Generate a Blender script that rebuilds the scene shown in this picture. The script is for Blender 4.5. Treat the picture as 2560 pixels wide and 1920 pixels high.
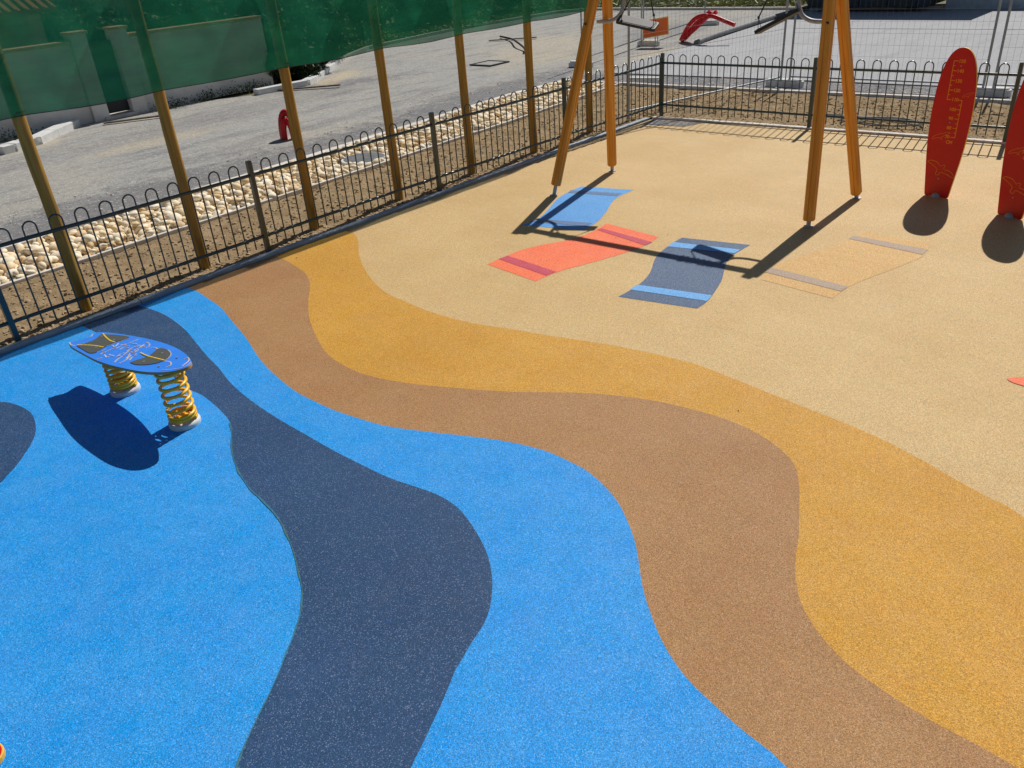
import bpy, bmesh, math, random, json
from mathutils import Vector, Matrix, noise
import numpy as np

for o in list(bpy.data.objects): bpy.data.objects.remove(o)
S = bpy.context.scene
C = S.collection
PI = math.pi

# ---------------------------------------------------------------- camera
cd = bpy.data.cameras.new("camera"); cam = bpy.data.objects.new("camera", cd); C.objects.link(cam)
S.camera = cam
R0 = Vector((0.7518737, 0.6557382, -0.0685076)); R1 = Vector((0.2750710, -0.4064258, -0.8712945)); R2 = Vector((-0.5991844, 0.6362590, -0.4859554))
M = Matrix((R0, -R1, -R2)).transposed().to_4x4(); M.translation = (0, 0, 3.0)
cam.matrix_world = M
cd.sensor_width = 36; cd.lens = 2014.69/2560*36; cd.clip_start = 0.05; cd.clip_end = 400

# ---------------------------------------------------------------- light
SUNV = Vector((0.14409, -0.86103, -1.0)).normalized()
EL = math.asin(-SUNV.z); ROT = math.atan2(-SUNV.x, -SUNV.y)
w = bpy.data.worlds.new("World"); S.world = w; w.use_nodes = True
nt = w.node_tree; bg = nt.nodes["Background"]
sky = nt.nodes.new("ShaderNodeTexSky"); sky.sky_type = 'NISHITA'; sky.sun_disc = False
sky.sun_elevation = EL; sky.sun_rotation = ROT; sky.altitude = 50; sky.dust_density = 0.6; sky.air_density = 1.0
nt.links.new(sky.outputs[0], bg.inputs[0]); bg.inputs[1].default_value = 0.05
ld = bpy.data.lights.new("sun", 'SUN'); ld.energy = 4.9; ld.angle = math.radians(0.53); ld.color = (1.0, 0.955, 0.89)
sun = bpy.data.objects.new("sun", ld); C.objects.link(sun)
sun.rotation_euler = SUNV.to_track_quat('-Z', 'Y').to_euler(); sun.location = (-3, 20, 24)
S.view_settings.view_transform = 'Standard'; S.view_settings.look = 'None'
S.view_settings.exposure = -0.2; S.view_settings.gamma = 1.0; S.view_settings.use_curve_mapping = False

DATA = '{"A":[[-8.053,5.757],[-7.895,5.721],[-7.766,5.671],[-7.589,5.58],[-7.369,5.429],[-7.116,5.223],[-6.918,5.089],[-6.654,4.926],[-6.401,4.794],[-6.073,4.653],[-5.834,4.596],[-5.607,4.572],[-5.33,4.54],[-5.02,4.538],[-4.69,4.574],[-4.345,4.668],[-4.032,4.736],[-3.774,4.804],[-3.524,4.87],[-3.336,4.909],[-3.021,4.953],[-2.771,4.972],[-2.642,4.969],[-2.312,4.916],[-2.007,4.867],[-1.722,4.821],[-1.457,4.779],[-1.203,4.722],[-0.956,4.638],[-0.721,4.538],[-0.509,4.46],[-0.45,4.452],[-0.339,4.389],[-0.164,4.281],[0.075,4.118]],"B":[[-8.106,4.597],[-7.955,4.632],[-7.678,4.636],[-7.331,4.562],[-7.112,4.498],[-6.884,4.377],[-6.684,4.23],[-6.507,4.082],[-6.208,3.865],[-5.993,3.736],[-5.763,3.613],[-5.505,3.491],[-5.314,3.422],[-5.111,3.385],[-4.905,3.371],[-4.74,3.385],[-4.533,3.433],[-4.287,3.516],[-4.079,3.61],[-3.843,3.722],[-3.594,3.851],[-3.322,4.031],[-3.137,4.144],[-2.94,4.232],[-2.739,4.307],[-2.527,4.353],[-2.364,4.373],[-2.31,4.38],[-2.148,4.388],[-1.974,4.363],[-1.83,4.323],[-1.689,4.256],[-1.59,4.187],[-1.516,4.106],[-1.455,4.001],[-1.398,3.883],[-1.319,3.702],[-1.24,3.515],[-1.192,3.374],[-1.138,3.247],[-1.077,3.133],[-1.021,3.054],[-0.956,2.986],[-0.877,2.92],[-0.786,2.862],[-0.678,2.811],[-0.55,2.776],[-0.432,2.752],[-0.322,2.737],[-0.219,2.732],[-0.12,2.727],[-0.024,2.719],[0.034,2.711],[0.141,2.719],[0.298,2.709]],"C":[[-8.044,3.551],[-7.898,3.561],[-7.719,3.568],[-7.408,3.519],[-7.113,3.473],[-6.796,3.374],[-6.512,3.291],[-6.284,3.222],[-6.078,3.149],[-5.821,3.054],[-5.558,2.979],[-5.258,2.915],[-5.007,2.875],[-4.76,2.871],[-4.55,2.874],[-4.329,2.902],[-4.125,2.935],[-3.949,2.987],[-3.693,3.097],[-3.536,3.168],[-3.388,3.232],[-3.241,3.291],[-3.085,3.336],[-2.921,3.367],[-2.775,3.367],[-2.637,3.355],[-2.584,3.351],[-2.453,3.31],[-2.326,3.255],[-2.204,3.185],[-2.093,3.097],[-1.994,3.01],[-1.907,2.921],[-1.817,2.813],[-1.741,2.718],[-1.663,2.631],[-1.574,2.547],[-1.48,2.463],[-1.389,2.396],[-1.289,2.336],[-1.179,2.288],[-1.076,2.259],[-0.961,2.226],[-0.851,2.204],[-0.76,2.189],[-0.687,2.164],[-0.524,2.137],[-0.331,2.108]],"D":[[-8.014,3.013],[-7.883,3.027],[-7.657,3.053],[-7.401,3.053],[-7.114,3.018],[-6.86,2.972],[-6.55,2.889],[-6.199,2.799],[-5.911,2.738],[-5.636,2.659],[-5.341,2.606],[-5.046,2.57],[-4.732,2.549],[-4.455,2.541],[-4.106,2.529],[-3.803,2.534],[-3.525,2.544],[-3.256,2.593],[-3.11,2.603],[-2.983,2.589],[-2.86,2.55],[-2.715,2.485],[-2.592,2.419],[-2.487,2.348],[-2.382,2.256],[-2.316,2.183],[-2.247,2.091],[-2.2,2.002],[-2.176,1.924],[-2.153,1.837],[-2.118,1.74],[-2.106,1.695],[-2.032,1.545],[-1.979,1.421],[-1.934,1.317],[-1.892,1.211],[-1.794,1.0],[-1.745,0.876]],"E":[[-7.946,2.453],[-7.799,2.455],[-7.325,2.47],[-6.825,2.491],[-6.199,2.441],[-5.795,2.395],[-5.694,2.407],[-5.526,2.399],[-5.334,2.372],[-5.216,2.35],[-5.082,2.318],[-4.958,2.259],[-4.8,2.161],[-4.695,2.102],[-4.569,2.04],[-4.436,1.991],[-4.281,1.942],[-4.136,1.913],[-4.09,1.912],[-3.945,1.89],[-3.792,1.86],[-3.608,1.795],[-3.47,1.738],[-3.335,1.671],[-3.211,1.606],[-3.118,1.551],[-3.025,1.476],[-2.95,1.395],[-2.889,1.32],[-2.818,1.224],[-2.749,1.134],[-2.688,1.045],[-2.624,0.945],[-2.554,0.84],[-2.477,0.748],[-2.347,0.579],[-2.258,0.465]],"F":[[-7.691,0.823],[-7.333,1.131],[-6.951,1.366],[-6.837,1.417],[-6.668,1.447],[-6.509,1.446],[-6.345,1.41],[-6.19,1.353],[-6.065,1.281],[-5.963,1.2],[-5.845,1.099],[-5.748,0.992],[-5.696,0.927],[-5.513,0.622],[-5.44,0.16]],"tow":{"blue":{"L":[[-6.483,8.536],[-6.489,8.29],[-6.43,7.969],[-6.306,7.67],[-6.182,7.39],[-6.101,7.104],[-6.141,6.894]],"R":[[-5.777,8.718],[-5.784,8.411],[-5.71,8.126],[-5.597,7.891],[-5.494,7.638],[-5.42,7.407],[-5.382,7.097]],"s1":[[-6.502,8.325],[-5.828,8.515],[-5.805,8.395],[-6.465,8.219]],"s2":[[-6.131,7.162],[-5.444,7.36],[-5.439,7.229],[-6.134,7.035]]},"orange":{"L":[[-5.29,7.432],[-5.274,7.227],[-5.27,7.023],[-5.323,6.77],[-5.496,6.474],[-5.588,6.209],[-5.601,5.996],[-5.611,5.724]],"R":[[-4.532,7.332],[-4.506,7.027],[-4.556,6.772],[-4.647,6.48],[-4.744,6.211],[-4.818,6.016],[-4.861,5.826],[-4.868,5.625]],"s1":[[-5.241,7.26],[-4.495,7.151],[-4.506,7.027],[-5.256,7.191]],"s2":[[-5.589,6.026],[-4.856,5.931],[-4.875,5.797],[-5.612,5.901]]},"navy":{"L":[[-4.297,7.435],[-4.299,7.272],[-4.279,7.076],[-4.241,6.857],[-4.17,6.667],[-4.058,6.438],[-3.991,6.23],[-3.962,6.026],[-3.96,5.847],[-3.967,5.74]],"R":[[-3.574,7.587],[-3.584,7.401],[-3.585,7.204],[-3.534,6.989],[-3.431,6.745],[-3.361,6.58],[-3.307,6.397],[-3.258,6.212],[-3.228,6.052],[-3.227,5.888]],"s1":[[-4.301,7.263],[-3.593,7.407],[-3.594,7.284],[-4.282,7.115]],"s2":[[-3.975,6.069],[-3.258,6.212],[-3.234,6.073],[-3.966,5.935]]},"gold":{"L":[[-2.746,8.542],[-2.799,8.238],[-2.864,7.978],[-2.952,7.73],[-3.049,7.407],[-3.1,7.157],[-3.108,6.974],[-3.06,6.78]],"R":[[-2.074,8.494],[-2.033,8.118],[-2.074,7.913],[-2.172,7.574],[-2.267,7.28],[-2.33,7.031],[-2.342,6.85],[-2.345,6.702]],"s1":[[-2.804,8.36],[-2.045,8.31],[-2.048,8.147],[-2.803,8.248]],"s2":[[-3.112,7.107],[-2.335,7.021],[-2.347,6.888],[-3.117,6.969]]}},"star":[[-0.801,5.973],[-0.765,6.026],[-0.709,6.057],[-0.531,6.155],[-0.391,6.18],[-0.584,5.934],[-0.68,5.93],[-0.757,5.94]],"brd":[[-0.011,1.614],[-0.058,1.583],[-0.097,1.545],[-0.152,1.424],[-0.184,1.302],[-0.201,1.179],[-0.212,1.023],[-0.218,0.833],[-0.21,0.609],[-0.185,0.365],[-0.162,0.183],[-0.137,0.008],[-0.112,-0.01],[-0.053,-0.003],[-0.009,0.032],[0.046,0.012],[0.089,0.006],[0.132,0.0],[0.142,0.033],[0.162,0.187],[0.182,0.371],[0.199,0.567],[0.22,0.696],[0.229,0.883],[0.226,1.05],[0.206,1.242],[0.166,1.414],[0.117,1.542],[0.059,1.603]],"rul":[[-0.031,1.486],[-0.075,1.483],[-0.07,1.083],[-0.031,1.084],[0.043,1.087],[0.087,1.088],[0.088,0.691],[0.046,0.687]],"txt":{"150":[0.01,1.483],"140":[0.01,1.383],"130":[0.012,1.282],"120":[0.013,1.184],"110":[0.011,1.088],"100":[0.013,0.984],"90":[0.008,0.888],"80":[0.007,0.785],"70":[0.009,0.688],"CM":[0.042,0.631]},"bird":[[-0.163,0.388],[-0.148,0.405],[-0.105,0.411],[-0.044,0.394],[-0.007,0.357],[0.018,0.375],[0.042,0.37],[0.031,0.339],[0.051,0.325],[0.098,0.321],[0.138,0.293],[0.162,0.256],[0.152,0.246],[0.115,0.26],[0.071,0.279],[-0.001,0.294],[-0.01,0.263],[-0.029,0.254],[-0.055,0.268],[-0.036,0.309],[-0.056,0.335],[-0.082,0.351],[-0.122,0.374]],"bird2":[[-0.161,0.661],[-0.134,0.687],[-0.086,0.707],[-0.077,0.722],[-0.058,0.713],[-0.022,0.734],[0.021,0.742],[0.029,0.729],[-0.023,0.706],[-0.042,0.687],[-0.063,0.676],[-0.048,0.658],[-0.064,0.653],[-0.079,0.671],[-0.118,0.663],[-0.155,0.645]],"bolts":[[0.011,1.439],[0.003,0.845],[-0.004,0.215]],"rid":[[-0.054,-0.116],[-0.082,-0.093],[-0.078,-0.06],[-0.055,-0.016],[-0.047,0.031],[-0.064,0.09],[-0.078,0.138],[0.023,0.162],[0.186,0.184],[0.361,0.197],[0.627,0.209],[0.865,0.203],[1.077,0.182],[1.264,0.145],[1.406,0.104],[1.533,0.051],[1.579,0.004],[1.568,-0.06],[1.512,-0.119],[1.397,-0.168],[1.246,-0.2],[1.054,-0.213],[0.842,-0.221],[0.58,-0.209],[0.303,-0.172],[0.087,-0.145]],"pads":[[[0.089,-0.114],[0.099,-0.062],[0.123,0.001],[0.075,0.074],[0.033,0.126],[0.089,0.129],[0.194,0.154],[0.392,0.175],[0.428,0.136],[0.386,0.057],[0.398,-0.024],[0.426,-0.086],[0.448,-0.126],[0.404,-0.158],[0.261,-0.138]],[[1.002,-0.135],[1.016,-0.077],[1.04,-0.004],[0.972,0.098],[0.999,0.127],[1.085,0.122],[1.187,0.088],[1.243,0.041],[1.266,-0.006],[1.256,-0.062],[1.194,-0.112],[1.094,-0.142]]],"yl":[[[0.046,0.129],[0.175,0.091],[0.305,0.062],[0.389,0.055]],[[0.074,-0.101],[0.185,-0.069],[0.299,-0.049],[0.396,-0.043]],[[0.898,0.006],[1.006,-0.009],[1.115,-0.012],[1.266,-0.011]]],"wl":[[[-0.026,0.031],[-0.026,0.057],[-0.064,0.09]],[[-0.094,-0.09],[-0.012,-0.115],[0.051,-0.114]],[[0.846,-0.176],[0.809,-0.134],[0.788,-0.085]],[[0.915,-0.169],[0.9,-0.115],[0.854,-0.053]],[[0.94,-0.107],[0.905,-0.07],[0.905,-0.036]],[[0.615,-0.197],[0.625,-0.169]],[[0.707,0.155],[0.764,0.148],[0.818,0.118],[0.83,0.087]],[[0.553,0.066],[0.555,0.12],[0.554,0.166]],[[0.551,-0.012],[0.541,0.032],[0.54,0.068]],[[1.283,-0.016],[1.348,-0.01],[1.41,-0.042],[1.414,-0.077]],[[1.415,0.065],[1.424,0.089],[1.486,0.056],[1.523,-0.014]],[[0.882,0.103],[0.916,0.114],[0.977,0.105]],[[0.538,-0.132],[0.514,-0.105],[0.537,-0.098]],[[0.588,-0.127],[0.666,-0.147],[0.67,-0.135]],[[0.782,0.015],[0.764,0.044],[0.795,0.042]],[[0.694,0.091],[0.737,0.093],[0.76,0.065]],[[0.742,-0.1],[0.723,-0.061],[0.755,-0.039]],[[0.64,0.016],[0.655,0.033]],[[0.445,-0.115],[0.391,-0.05],[0.403,0.013],[0.43,0.155]],[[1.266,-0.006],[1.243,0.041],[1.187,0.088],[1.085,0.122]],[[0.742,0.1],[0.786,0.097]],[[0.881,-0.033],[0.866,-0.015]],[[0.442,0.013],[0.497,0.001],[0.453,0.053]],[[0.818,-0.053],[0.802,-0.03]],[[1.528,0.049],[1.559,-0.002],[1.538,-0.065],[1.429,-0.122]],[[0.529,-0.089],[0.529,-0.03],[0.548,-0.001]],[[0.634,-0.112],[0.708,-0.111]],[[0.615,-0.015],[0.6,0.027],[0.619,0.056]],[[0.726,-0.014],[0.696,0.045],[0.715,0.075]],[[0.773,-0.068],[0.737,-0.005],[0.743,0.025]],[[0.78,-0.009],[0.822,-0.007],[0.803,0.033]],[[0.771,0.075],[0.732,0.121]],[[0.758,-0.117],[0.759,-0.089]],[[0.598,0.097],[0.647,0.106]],[[0.52,0.043],[0.575,0.055]],[[0.472,-0.089],[0.464,-0.057]],[[0.88,-0.1],[0.83,-0.049]]],"rb":[[0.108,0.086],[0.11,-0.063],[0.333,-0.071],[0.323,0.084],[1.111,0.063],[1.117,-0.087],[1.329,0.056],[1.339,-0.094]],"brL":[[-6.418,8.87,1.992],[-6.291,8.87,1.988],[-6.19,8.87,2.007],[-6.102,8.87,2.052],[-6.049,8.87,2.122],[-6.026,8.87,2.227],[-6.009,8.87,2.313],[-5.992,8.87,2.398]],"brR":[[-3.56,8.93,1.996],[-3.657,8.93,1.995],[-3.744,8.93,2.006],[-3.821,8.93,2.044],[-3.866,8.93,2.102],[-3.894,8.93,2.201],[-3.915,8.93,2.276],[-3.932,8.93,2.352]],"red":[[[-12.928,21.897,0.019],[-12.818,21.897,0.212],[-12.665,21.897,0.44],[-12.466,21.897,0.609],[-12.243,21.897,0.674],[-12.064,21.897,0.674],[-11.981,21.897,0.775]],[[-12.94,21.997,0.006],[-12.737,21.997,0.22],[-12.56,21.997,0.411],[-12.34,21.997,0.58],[-12.188,21.997,0.691],[-12.059,21.997,0.783]],[[-12.845,21.797,0.014],[-12.687,21.797,0.15],[-12.53,21.797,0.265],[-12.31,21.797,0.435],[-12.094,21.797,0.621],[-11.964,21.797,0.676],[-11.786,21.797,0.64],[-11.519,21.797,0.55],[-11.222,21.797,0.453]],[[-12.025,21.947,0.669],[-11.939,21.947,0.715],[-11.865,21.947,0.769]],[[-12.929,22.097,0.023],[-12.77,22.097,0.169],[-12.55,22.097,0.437],[-12.33,22.097,0.607]]],"hose":[],"curb":[[-18.716,11.471],[-18.669,12.173],[-18.609,12.907],[-18.902,13.315],[-19.528,14.048],[-20.318,14.958],[-21.092,15.823]],"curbl":[[-18.016,5.241],[-18.063,5.464],[-18.208,5.721],[-18.256,5.993],[-18.779,6.535],[-19.469,7.289]]}'
D = json.loads(DATA)
random.seed(7)

# ---------------------------------------------------------------- node helpers
class N:
    def __init__(s, name, rough=0.8, spec=0.3, metal=0.0):
        s.m = bpy.data.materials.new(name); s.m.use_nodes = True
        s.t = s.m.node_tree; s.b = s.t.nodes["Principled BSDF"]
        s.b.inputs['Roughness'].default_value = rough
        s.b.inputs['Specular IOR Level'].default_value = spec
        s.b.inputs['Metallic'].default_value = metal
        s.tc = s.t.nodes.new("ShaderNodeTexCoord")
    def n(s, typ, **k):
        x = s.t.nodes.new(typ)
        for a, b in k.items(): setattr(x, a, b)
        return x
    def L(s, a, b): s.t.links.new(a, b)
    def mapping(s, scale=(1, 1, 1)):
        m = s.n("ShaderNodeMapping"); m.inputs['Scale'].default_value = scale
        s.L(s.tc.outputs['Object'], m.inputs[0]); return m.outputs[0]
    def noise(s, scale, detail=4, rough=0.55, vec=None, dist=0.0):
        x = s.n("ShaderNodeTexNoise"); x.inputs['Scale'].default_value = scale; x.inputs['Detail'].default_value = detail
        x.inputs['Roughness'].default_value = rough; x.inputs['Distortion'].default_value = dist
        s.L(vec or s.tc.outputs['Object'], x.inputs['Vector']); return x.outputs['Fac']
    def vor(s, scale, out='Distance', vec=None, rnd=1.0):
        x = s.n("ShaderNodeTexVoronoi"); x.inputs['Scale'].default_value = scale; x.inputs['Randomness'].default_value = rnd
        s.L(vec or s.tc.outputs['Object'], x.inputs['Vector']); return x.outputs[out]
    def ramp(s, fac, stops, interp='LINEAR'):
        x = s.n("ShaderNodeValToRGB"); x.color_ramp.interpolation = interp
        e = x.color_ramp.elements
        while len(e) < len(stops): e.new(0.5)
        for q, (p, c) in zip(e, stops):
            q.position = p; q.color = (c, c, c, 1) if not isinstance(c, tuple) else (c[0], c[1], c[2], 1)
        s.L(fac, x.inputs[0]); return x.outputs[0]
    def mr(s, fac, a, b, c, d):
        x = s.n("ShaderNodeMapRange"); s.L(fac, x.inputs[0])
        for i, v in zip((1, 2, 3, 4), (a, b, c, d)): x.inputs[i].default_value = v
        return x.outputs[0]
    def mix(s, fac, a, b, mode='MIX'):
        x = s.n("ShaderNodeMix", data_type='RGBA', blend_type=mode)
        for i, v in ((0, fac), (6, a), (7, b)):
            if isinstance(v, (int, float)): x.inputs[i].default_value = v
            elif isinstance(v, tuple): x.inputs[i].default_value = (v[0], v[1], v[2], 1)
            else: s.L(v, x.inputs[i])
        return x.outputs[2]
    def math(s, op, a, b=0.0):
        x = s.n("ShaderNodeMath", operation=op)
        for i, v in ((0, a), (1, b)):
            if isinstance(v, (int, float)): x.inputs[i].default_value = v
            else: s.L(v, x.inputs[i])
        return x.outputs[0]
    def col(s, c):
        if isinstance(c, tuple): s.b.inputs['Base Color'].default_value = (c[0], c[1], c[2], 1)
        else: s.L(c, s.b.inputs['Base Color'])
        return s
    def bump(s, h, strength=0.3, dist=0.01):
        x = s.n("ShaderNodeBump"); x.inputs['Strength'].default_value = strength; x.inputs['Distance'].default_value = dist
        s.L(h, x.inputs['Height']); s.L(x.outputs[0], s.b.inputs['Normal']); return s

def rgb(r, g, b):
    f = lambda v: (v/255/12.92) if v/255 <= 0.04045 else ((v/255+0.055)/1.055)**2.4
    return (f(r), f(g), f(b))

def rubber(name, c, c2=None, flecks=(0.9, 0.9, 0.9), fl=0.35, dark=0.5, spec=0.22):
    m = N(name, 0.62, spec)
    c2 = c2 or tuple(v*0.86 for v in c)
    big = m.noise(0.9, 7, 0.62)
    base = m.mix(m.mr(big, 0.36, 0.64, 0, 1), c, c2)
    st = m.noise(1.0, 5, 0.6, m.mapping((0.9, 5.0, 1)))
    base = m.mix(1.0, base, m.mr(st, 0.3, 0.7, 0.98, 1.02), 'MULTIPLY')
    sc = m.n("ShaderNodeSeparateColor"); m.L(m.vor(290, 'Color'), sc.inputs[0])
    hs = m.n("ShaderNodeHueSaturation"); m.L(m.mr(m.noise(3.2, 6, 0.7), 0.35, 0.65, 0.4975, 0.5025), hs.inputs['Hue']); m.L(m.mr(m.noise(4.5, 6, 0.7), 0.35, 0.65, 0.975, 1.02), hs.inputs['Saturation']); m.L(base, hs.inputs['Color']); base = hs.outputs[0]
    base = m.mix(m.mr(m.noise(1.7, 9, 0.78, None, 0.6), 0.56, 0.74, 0, 0.035), base, rgb(206, 190, 160))
    g = m.mr(sc.outputs[0], 0, 1, 0.58, 1.38)
    base = m.mix(1.0, base, g, 'MULTIPLY')
    sc2 = m.n("ShaderNodeSeparateColor"); m.L(m.vor(255, 'Color'), sc2.inputs[0])
    base = m.mix(m.math('MULTIPLY', m.math('GREATER_THAN', sc2.outputs[1], 0.93), fl*0.7), base, flecks)  # pale granules, whose fixed light colour also stands in for sun sparkle
    base = m.mix(m.math('MULTIPLY', m.math('LESS_THAN', sc2.outputs[2], 0.07), dark*0.7), base, tuple(v*0.3 for v in c))
    m.col(base)
    h = m.math('ADD', m.vor(290, 'Distance'), m.math('MULTIPLY', sc.outputs[1], 0.6))
    m.bump(h, 0.4, 0.003)
    m.L(m.mr(sc2.outputs[0], 0.0, 1.0, 0.75, 0.38), m.b.inputs['Roughness'])
    return m.m

MAT = {}
MAT['sand'] = rubber('sand_rubber', rgb(210, 178, 124), rgb(202, 168, 112), rgb(245, 230, 195), 0.4, 0.45)
MAT['ochre'] = rubber('ochre_rubber', rgb(208, 154, 60), rgb(198, 144, 52), rgb(255, 225, 150), 0.5, 0.5)
MAT['brown'] = rubber('brown_rubber', rgb(173, 131, 86), rgb(163, 119, 74), rgb(235, 205, 175), 0.45, 0.5)
MAT['blue'] = rubber('blue_rubber', rgb(40, 151, 229), rgb(34, 146, 225), rgb(170, 220, 255), 0.55, 0.6)
MAT['navy'] = rubber('navy_rubber', rgb(44, 78, 117), rgb(38, 70, 107), rgb(170, 185, 225), 0.5, 0.5)
MAT['tblue'] = rubber('towel_blue_rubber', rgb(96, 164, 226), rgb(86, 154, 220), rgb(190, 225, 255), 0.5, 0.4)
MAT['orange'] = rubber('orange_rubber', rgb(250, 126, 84), rgb(244, 116, 74), rgb(255, 190, 160), 0.5, 0.3)
MAT['magenta'] = rubber('magenta_rubber', rgb(206, 82, 100), rgb(196, 74, 92), rgb(240, 150, 160), 0.4, 0.3)
MAT['tnavy'] = rubber('towel_navy_rubber', rgb(86, 106, 134), rgb(76, 97, 126), rgb(200, 205, 230), 0.55, 0.4)
MAT['sblue'] = rubber('stripe_blue_rubber', rgb(112, 176, 232), rgb(104, 168, 228), rgb(190, 225, 255), 0.5, 0.3)
MAT['sgrey'] = rubber('stripe_slate_rubber', rgb(104, 130, 166), rgb(96, 122, 160), rgb(180, 190, 220), 0.4, 0.3)
MAT['gold'] = rubber('towel_gold_rubber', rgb(214, 171, 105), rgb(206, 162, 96), rgb(255, 236, 196), 0.9, 0.4)
MAT['mauve'] = rubber('mauve_rubber', rgb(180, 158, 136), rgb(172, 150, 130), rgb(215, 200, 200), 0.5, 0.4)
MAT['sealant'] = rubber('moss_tinged_joint', rgb(52, 118, 150), rgb(70, 110, 100), rgb(120, 160, 140), 0.3, 0.4)

def simple(name, c, c2=None, scale=8, rough=0.6, spec=0.4, metal=0.0, bump=0.0, bs=60, bd=0.004, stretch=(1, 1, 1)):
    m = N(name, rough, spec, metal); v = m.mapping(stretch)
    c2 = c2 or tuple(x*0.8 for x in c)
    m.col(m.mix(m.mr(m.noise(scale, 5, 0.6, v), 0.35, 0.65, 0, 1), c, c2))
    if bump: m.bump(m.noise(bs, 4, 0.6, v), bump, bd)
    return m.m
def asphalt(name, c, dust, grain, ds=0.35, gs=45, gamp=0.35, marks=()):
    m = N(name, 0.9, 0.15)
    base = m.mix(m.mr(m.noise(ds, 8, 0.66, None, 0.4), 0.42, 0.66, 0, 1), c, dust)
    base = m.mix(m.mr(m.noise(1.0, 7, 0.72, m.mapping((2.2, 0.5, 1))), 0.5, 0.68, 0, 0.85), base, grain)
    for (cx, cy, rx, ry, an, cc, st) in marks:
        mp = m.n("ShaderNodeMapping", vector_type='TEXTURE'); mp.inputs['Location'].default_value = (cx, cy, 0)
        mp.inputs['Rotation'].default_value = (0, 0, an); mp.inputs['Scale'].default_value = (rx, ry, 1); m.L(m.tc.outputs['Object'], mp.inputs[0])
        ln = m.n("ShaderNodeVectorMath", operation='LENGTH'); fl = m.n("ShaderNodeVectorMath", operation='MULTIPLY'); fl.inputs[1].default_value = (1, 1, 0)
        m.L(mp.outputs[0], fl.inputs[0]); m.L(fl.outputs[0], ln.inputs[0])
        nn = m.math('ADD', ln.outputs['Value'], m.math('MULTIPLY', m.math('SUBTRACT', m.noise(2.6, 9, 0.75), 0.5), 3.4))
        base = m.mix(m.mr(nn, 0.55, 1.2, st, 0), base, cc)
    g = m.noise(gs, 5, 0.75)
    base = m.mix(1.0, base, m.mr(g, 0.3, 0.7, 1-gamp, 1+gamp), 'MULTIPLY')
    base = m.mix(1.0, base, m.mr(m.noise(gs*0.3, 4, 0.7), 0.3, 0.7, 1-gamp*0.5, 1+gamp*0.5), 'MULTIPLY')
    sp = m.n("ShaderNodeSeparateColor"); m.L(m.vor(38, 'Color'), sp.inputs[0])
    base = m.mix(m.math('MULTIPLY', m.math('GREATER_THAN', sp.outputs[0], 0.96), 0.5), base, (0.62, 0.6, 0.56))
    m.col(base); m.bump(g, 0.6, 0.02); return m.m
GR = rgb(116, 115, 117); DU = rgb(196, 180, 148)
MARKS = [(-12.2, 5.5, 0.8, 6.0, 0.03, GR, 0.8), (-12.8, 13.6, 0.8, 4.2, 0.08, GR, 0.8), (-18.0, 13.2, 0.7, 2.2, -0.5, GR, 0.6), (-13.9, 9.5, 0.3, 4.0, 0.05, GR, 0.35),
         (-15.9, 7.3, 0.45, 1.6, 0.1, DU, 0.35), (-16.4, 20, 1.6, 3.4, 0.5, DU, 0.3), (-12.4, 19.6, 0.5, 1.2, 0.2, DU, 0.4), (-18.7, 14.0, 0.4, 1.4, 0.55, DU, 0.6), (-18.3, 5.9, 0.5, 1.0, 0.4, DU, 0.4), (-14.8, 24.5, 1.2, 2.6, 0.3, GR, 0.5), (-17.0, 10.0, 1.0, 5.0, 0.05, GR, 0.35)]
MAT['asphalt'] = asphalt('dusty_asphalt', rgb(158, 157, 153), rgb(166, 162, 152), rgb(122, 122, 124), marks=MARKS)
MAT['asphalt2'] = asphalt('new_asphalt', rgb(172, 173, 175), rgb(178, 178, 180), rgb(160, 161, 164), 0.3, 70, 0.14)
MAT['gravel'] = asphalt('dark_gravel', rgb(120, 120, 124), rgb(140, 136, 132), rgb(92, 92, 98), 1.2, 26, 0.7)
MAT['dust'] = asphalt('sandy_dust', rgb(184, 168, 138), rgb(168, 158, 140), rgb(150, 142, 130), 1.2, 30, 0.4)
MAT['base'] = simple('bare_ground', rgb(150, 140, 115), rgb(110, 110, 80), 1.0, 0.95, 0.1, bump=0.5, bs=10, bd=0.05)
MAT['under'] = simple('dark_subbase', (0.02, 0.02, 0.022), None, 5, 0.95, 0.1)
def soilmat():
    m = N('dry_soil', 0.95, 0.08)
    base = m.mix(m.mr(m.noise(3.5, 7, 0.7), 0.38, 0.64, 0, 1), rgb(166, 144, 112), rgb(132, 110, 82))
    base = m.mix(m.mr(m.noise(34, 4, 0.7), 0.55, 0.72, 0, 0.6), base, rgb(186, 166, 134))
    m.col(base); m.bump(m.noise(45, 6, 0.7), 0.8, 0.02); return m.m
MAT['soil'] = soilmat()
MAT['shadesoil'] = simple('shade_darkened_soil', rgb(70, 58, 44), rgb(46, 38, 28), 4, 0.95, 0.05, bump=0.6, bs=30, bd=0.02)  # bed soil coloured darker to stand for the shade among the shrubs
MAT['clod'] = simple('soil_clod', rgb(188, 168, 136), rgb(144, 122, 92), 9, 0.95, 0.08, bump=0.5, bs=50, bd=0.01)
def pebblemat():
    m = N('cream_pebble', 0.7, 0.25)
    oi = m.n("ShaderNodeAttribute"); oi.attribute_name = 'tint'
    base = m.ramp(oi.outputs['Fac'], [(0.0, rgb(200, 168, 124)), (0.2, rgb(230, 206, 164)), (0.5, rgb(242, 226, 194)), (0.8, rgb(248, 238, 218)), (1.0, rgb(224, 202, 172))])
    base = m.mix(m.mr(m.noise(30, 4, 0.6), 0.5, 0.75, 0, 0.35), base, rgb(180, 146, 102))
    m.col(base); m.bump(m.noise(70, 3), 0.15, 0.004); return m.m
MAT['pebble'] = pebblemat()
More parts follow.
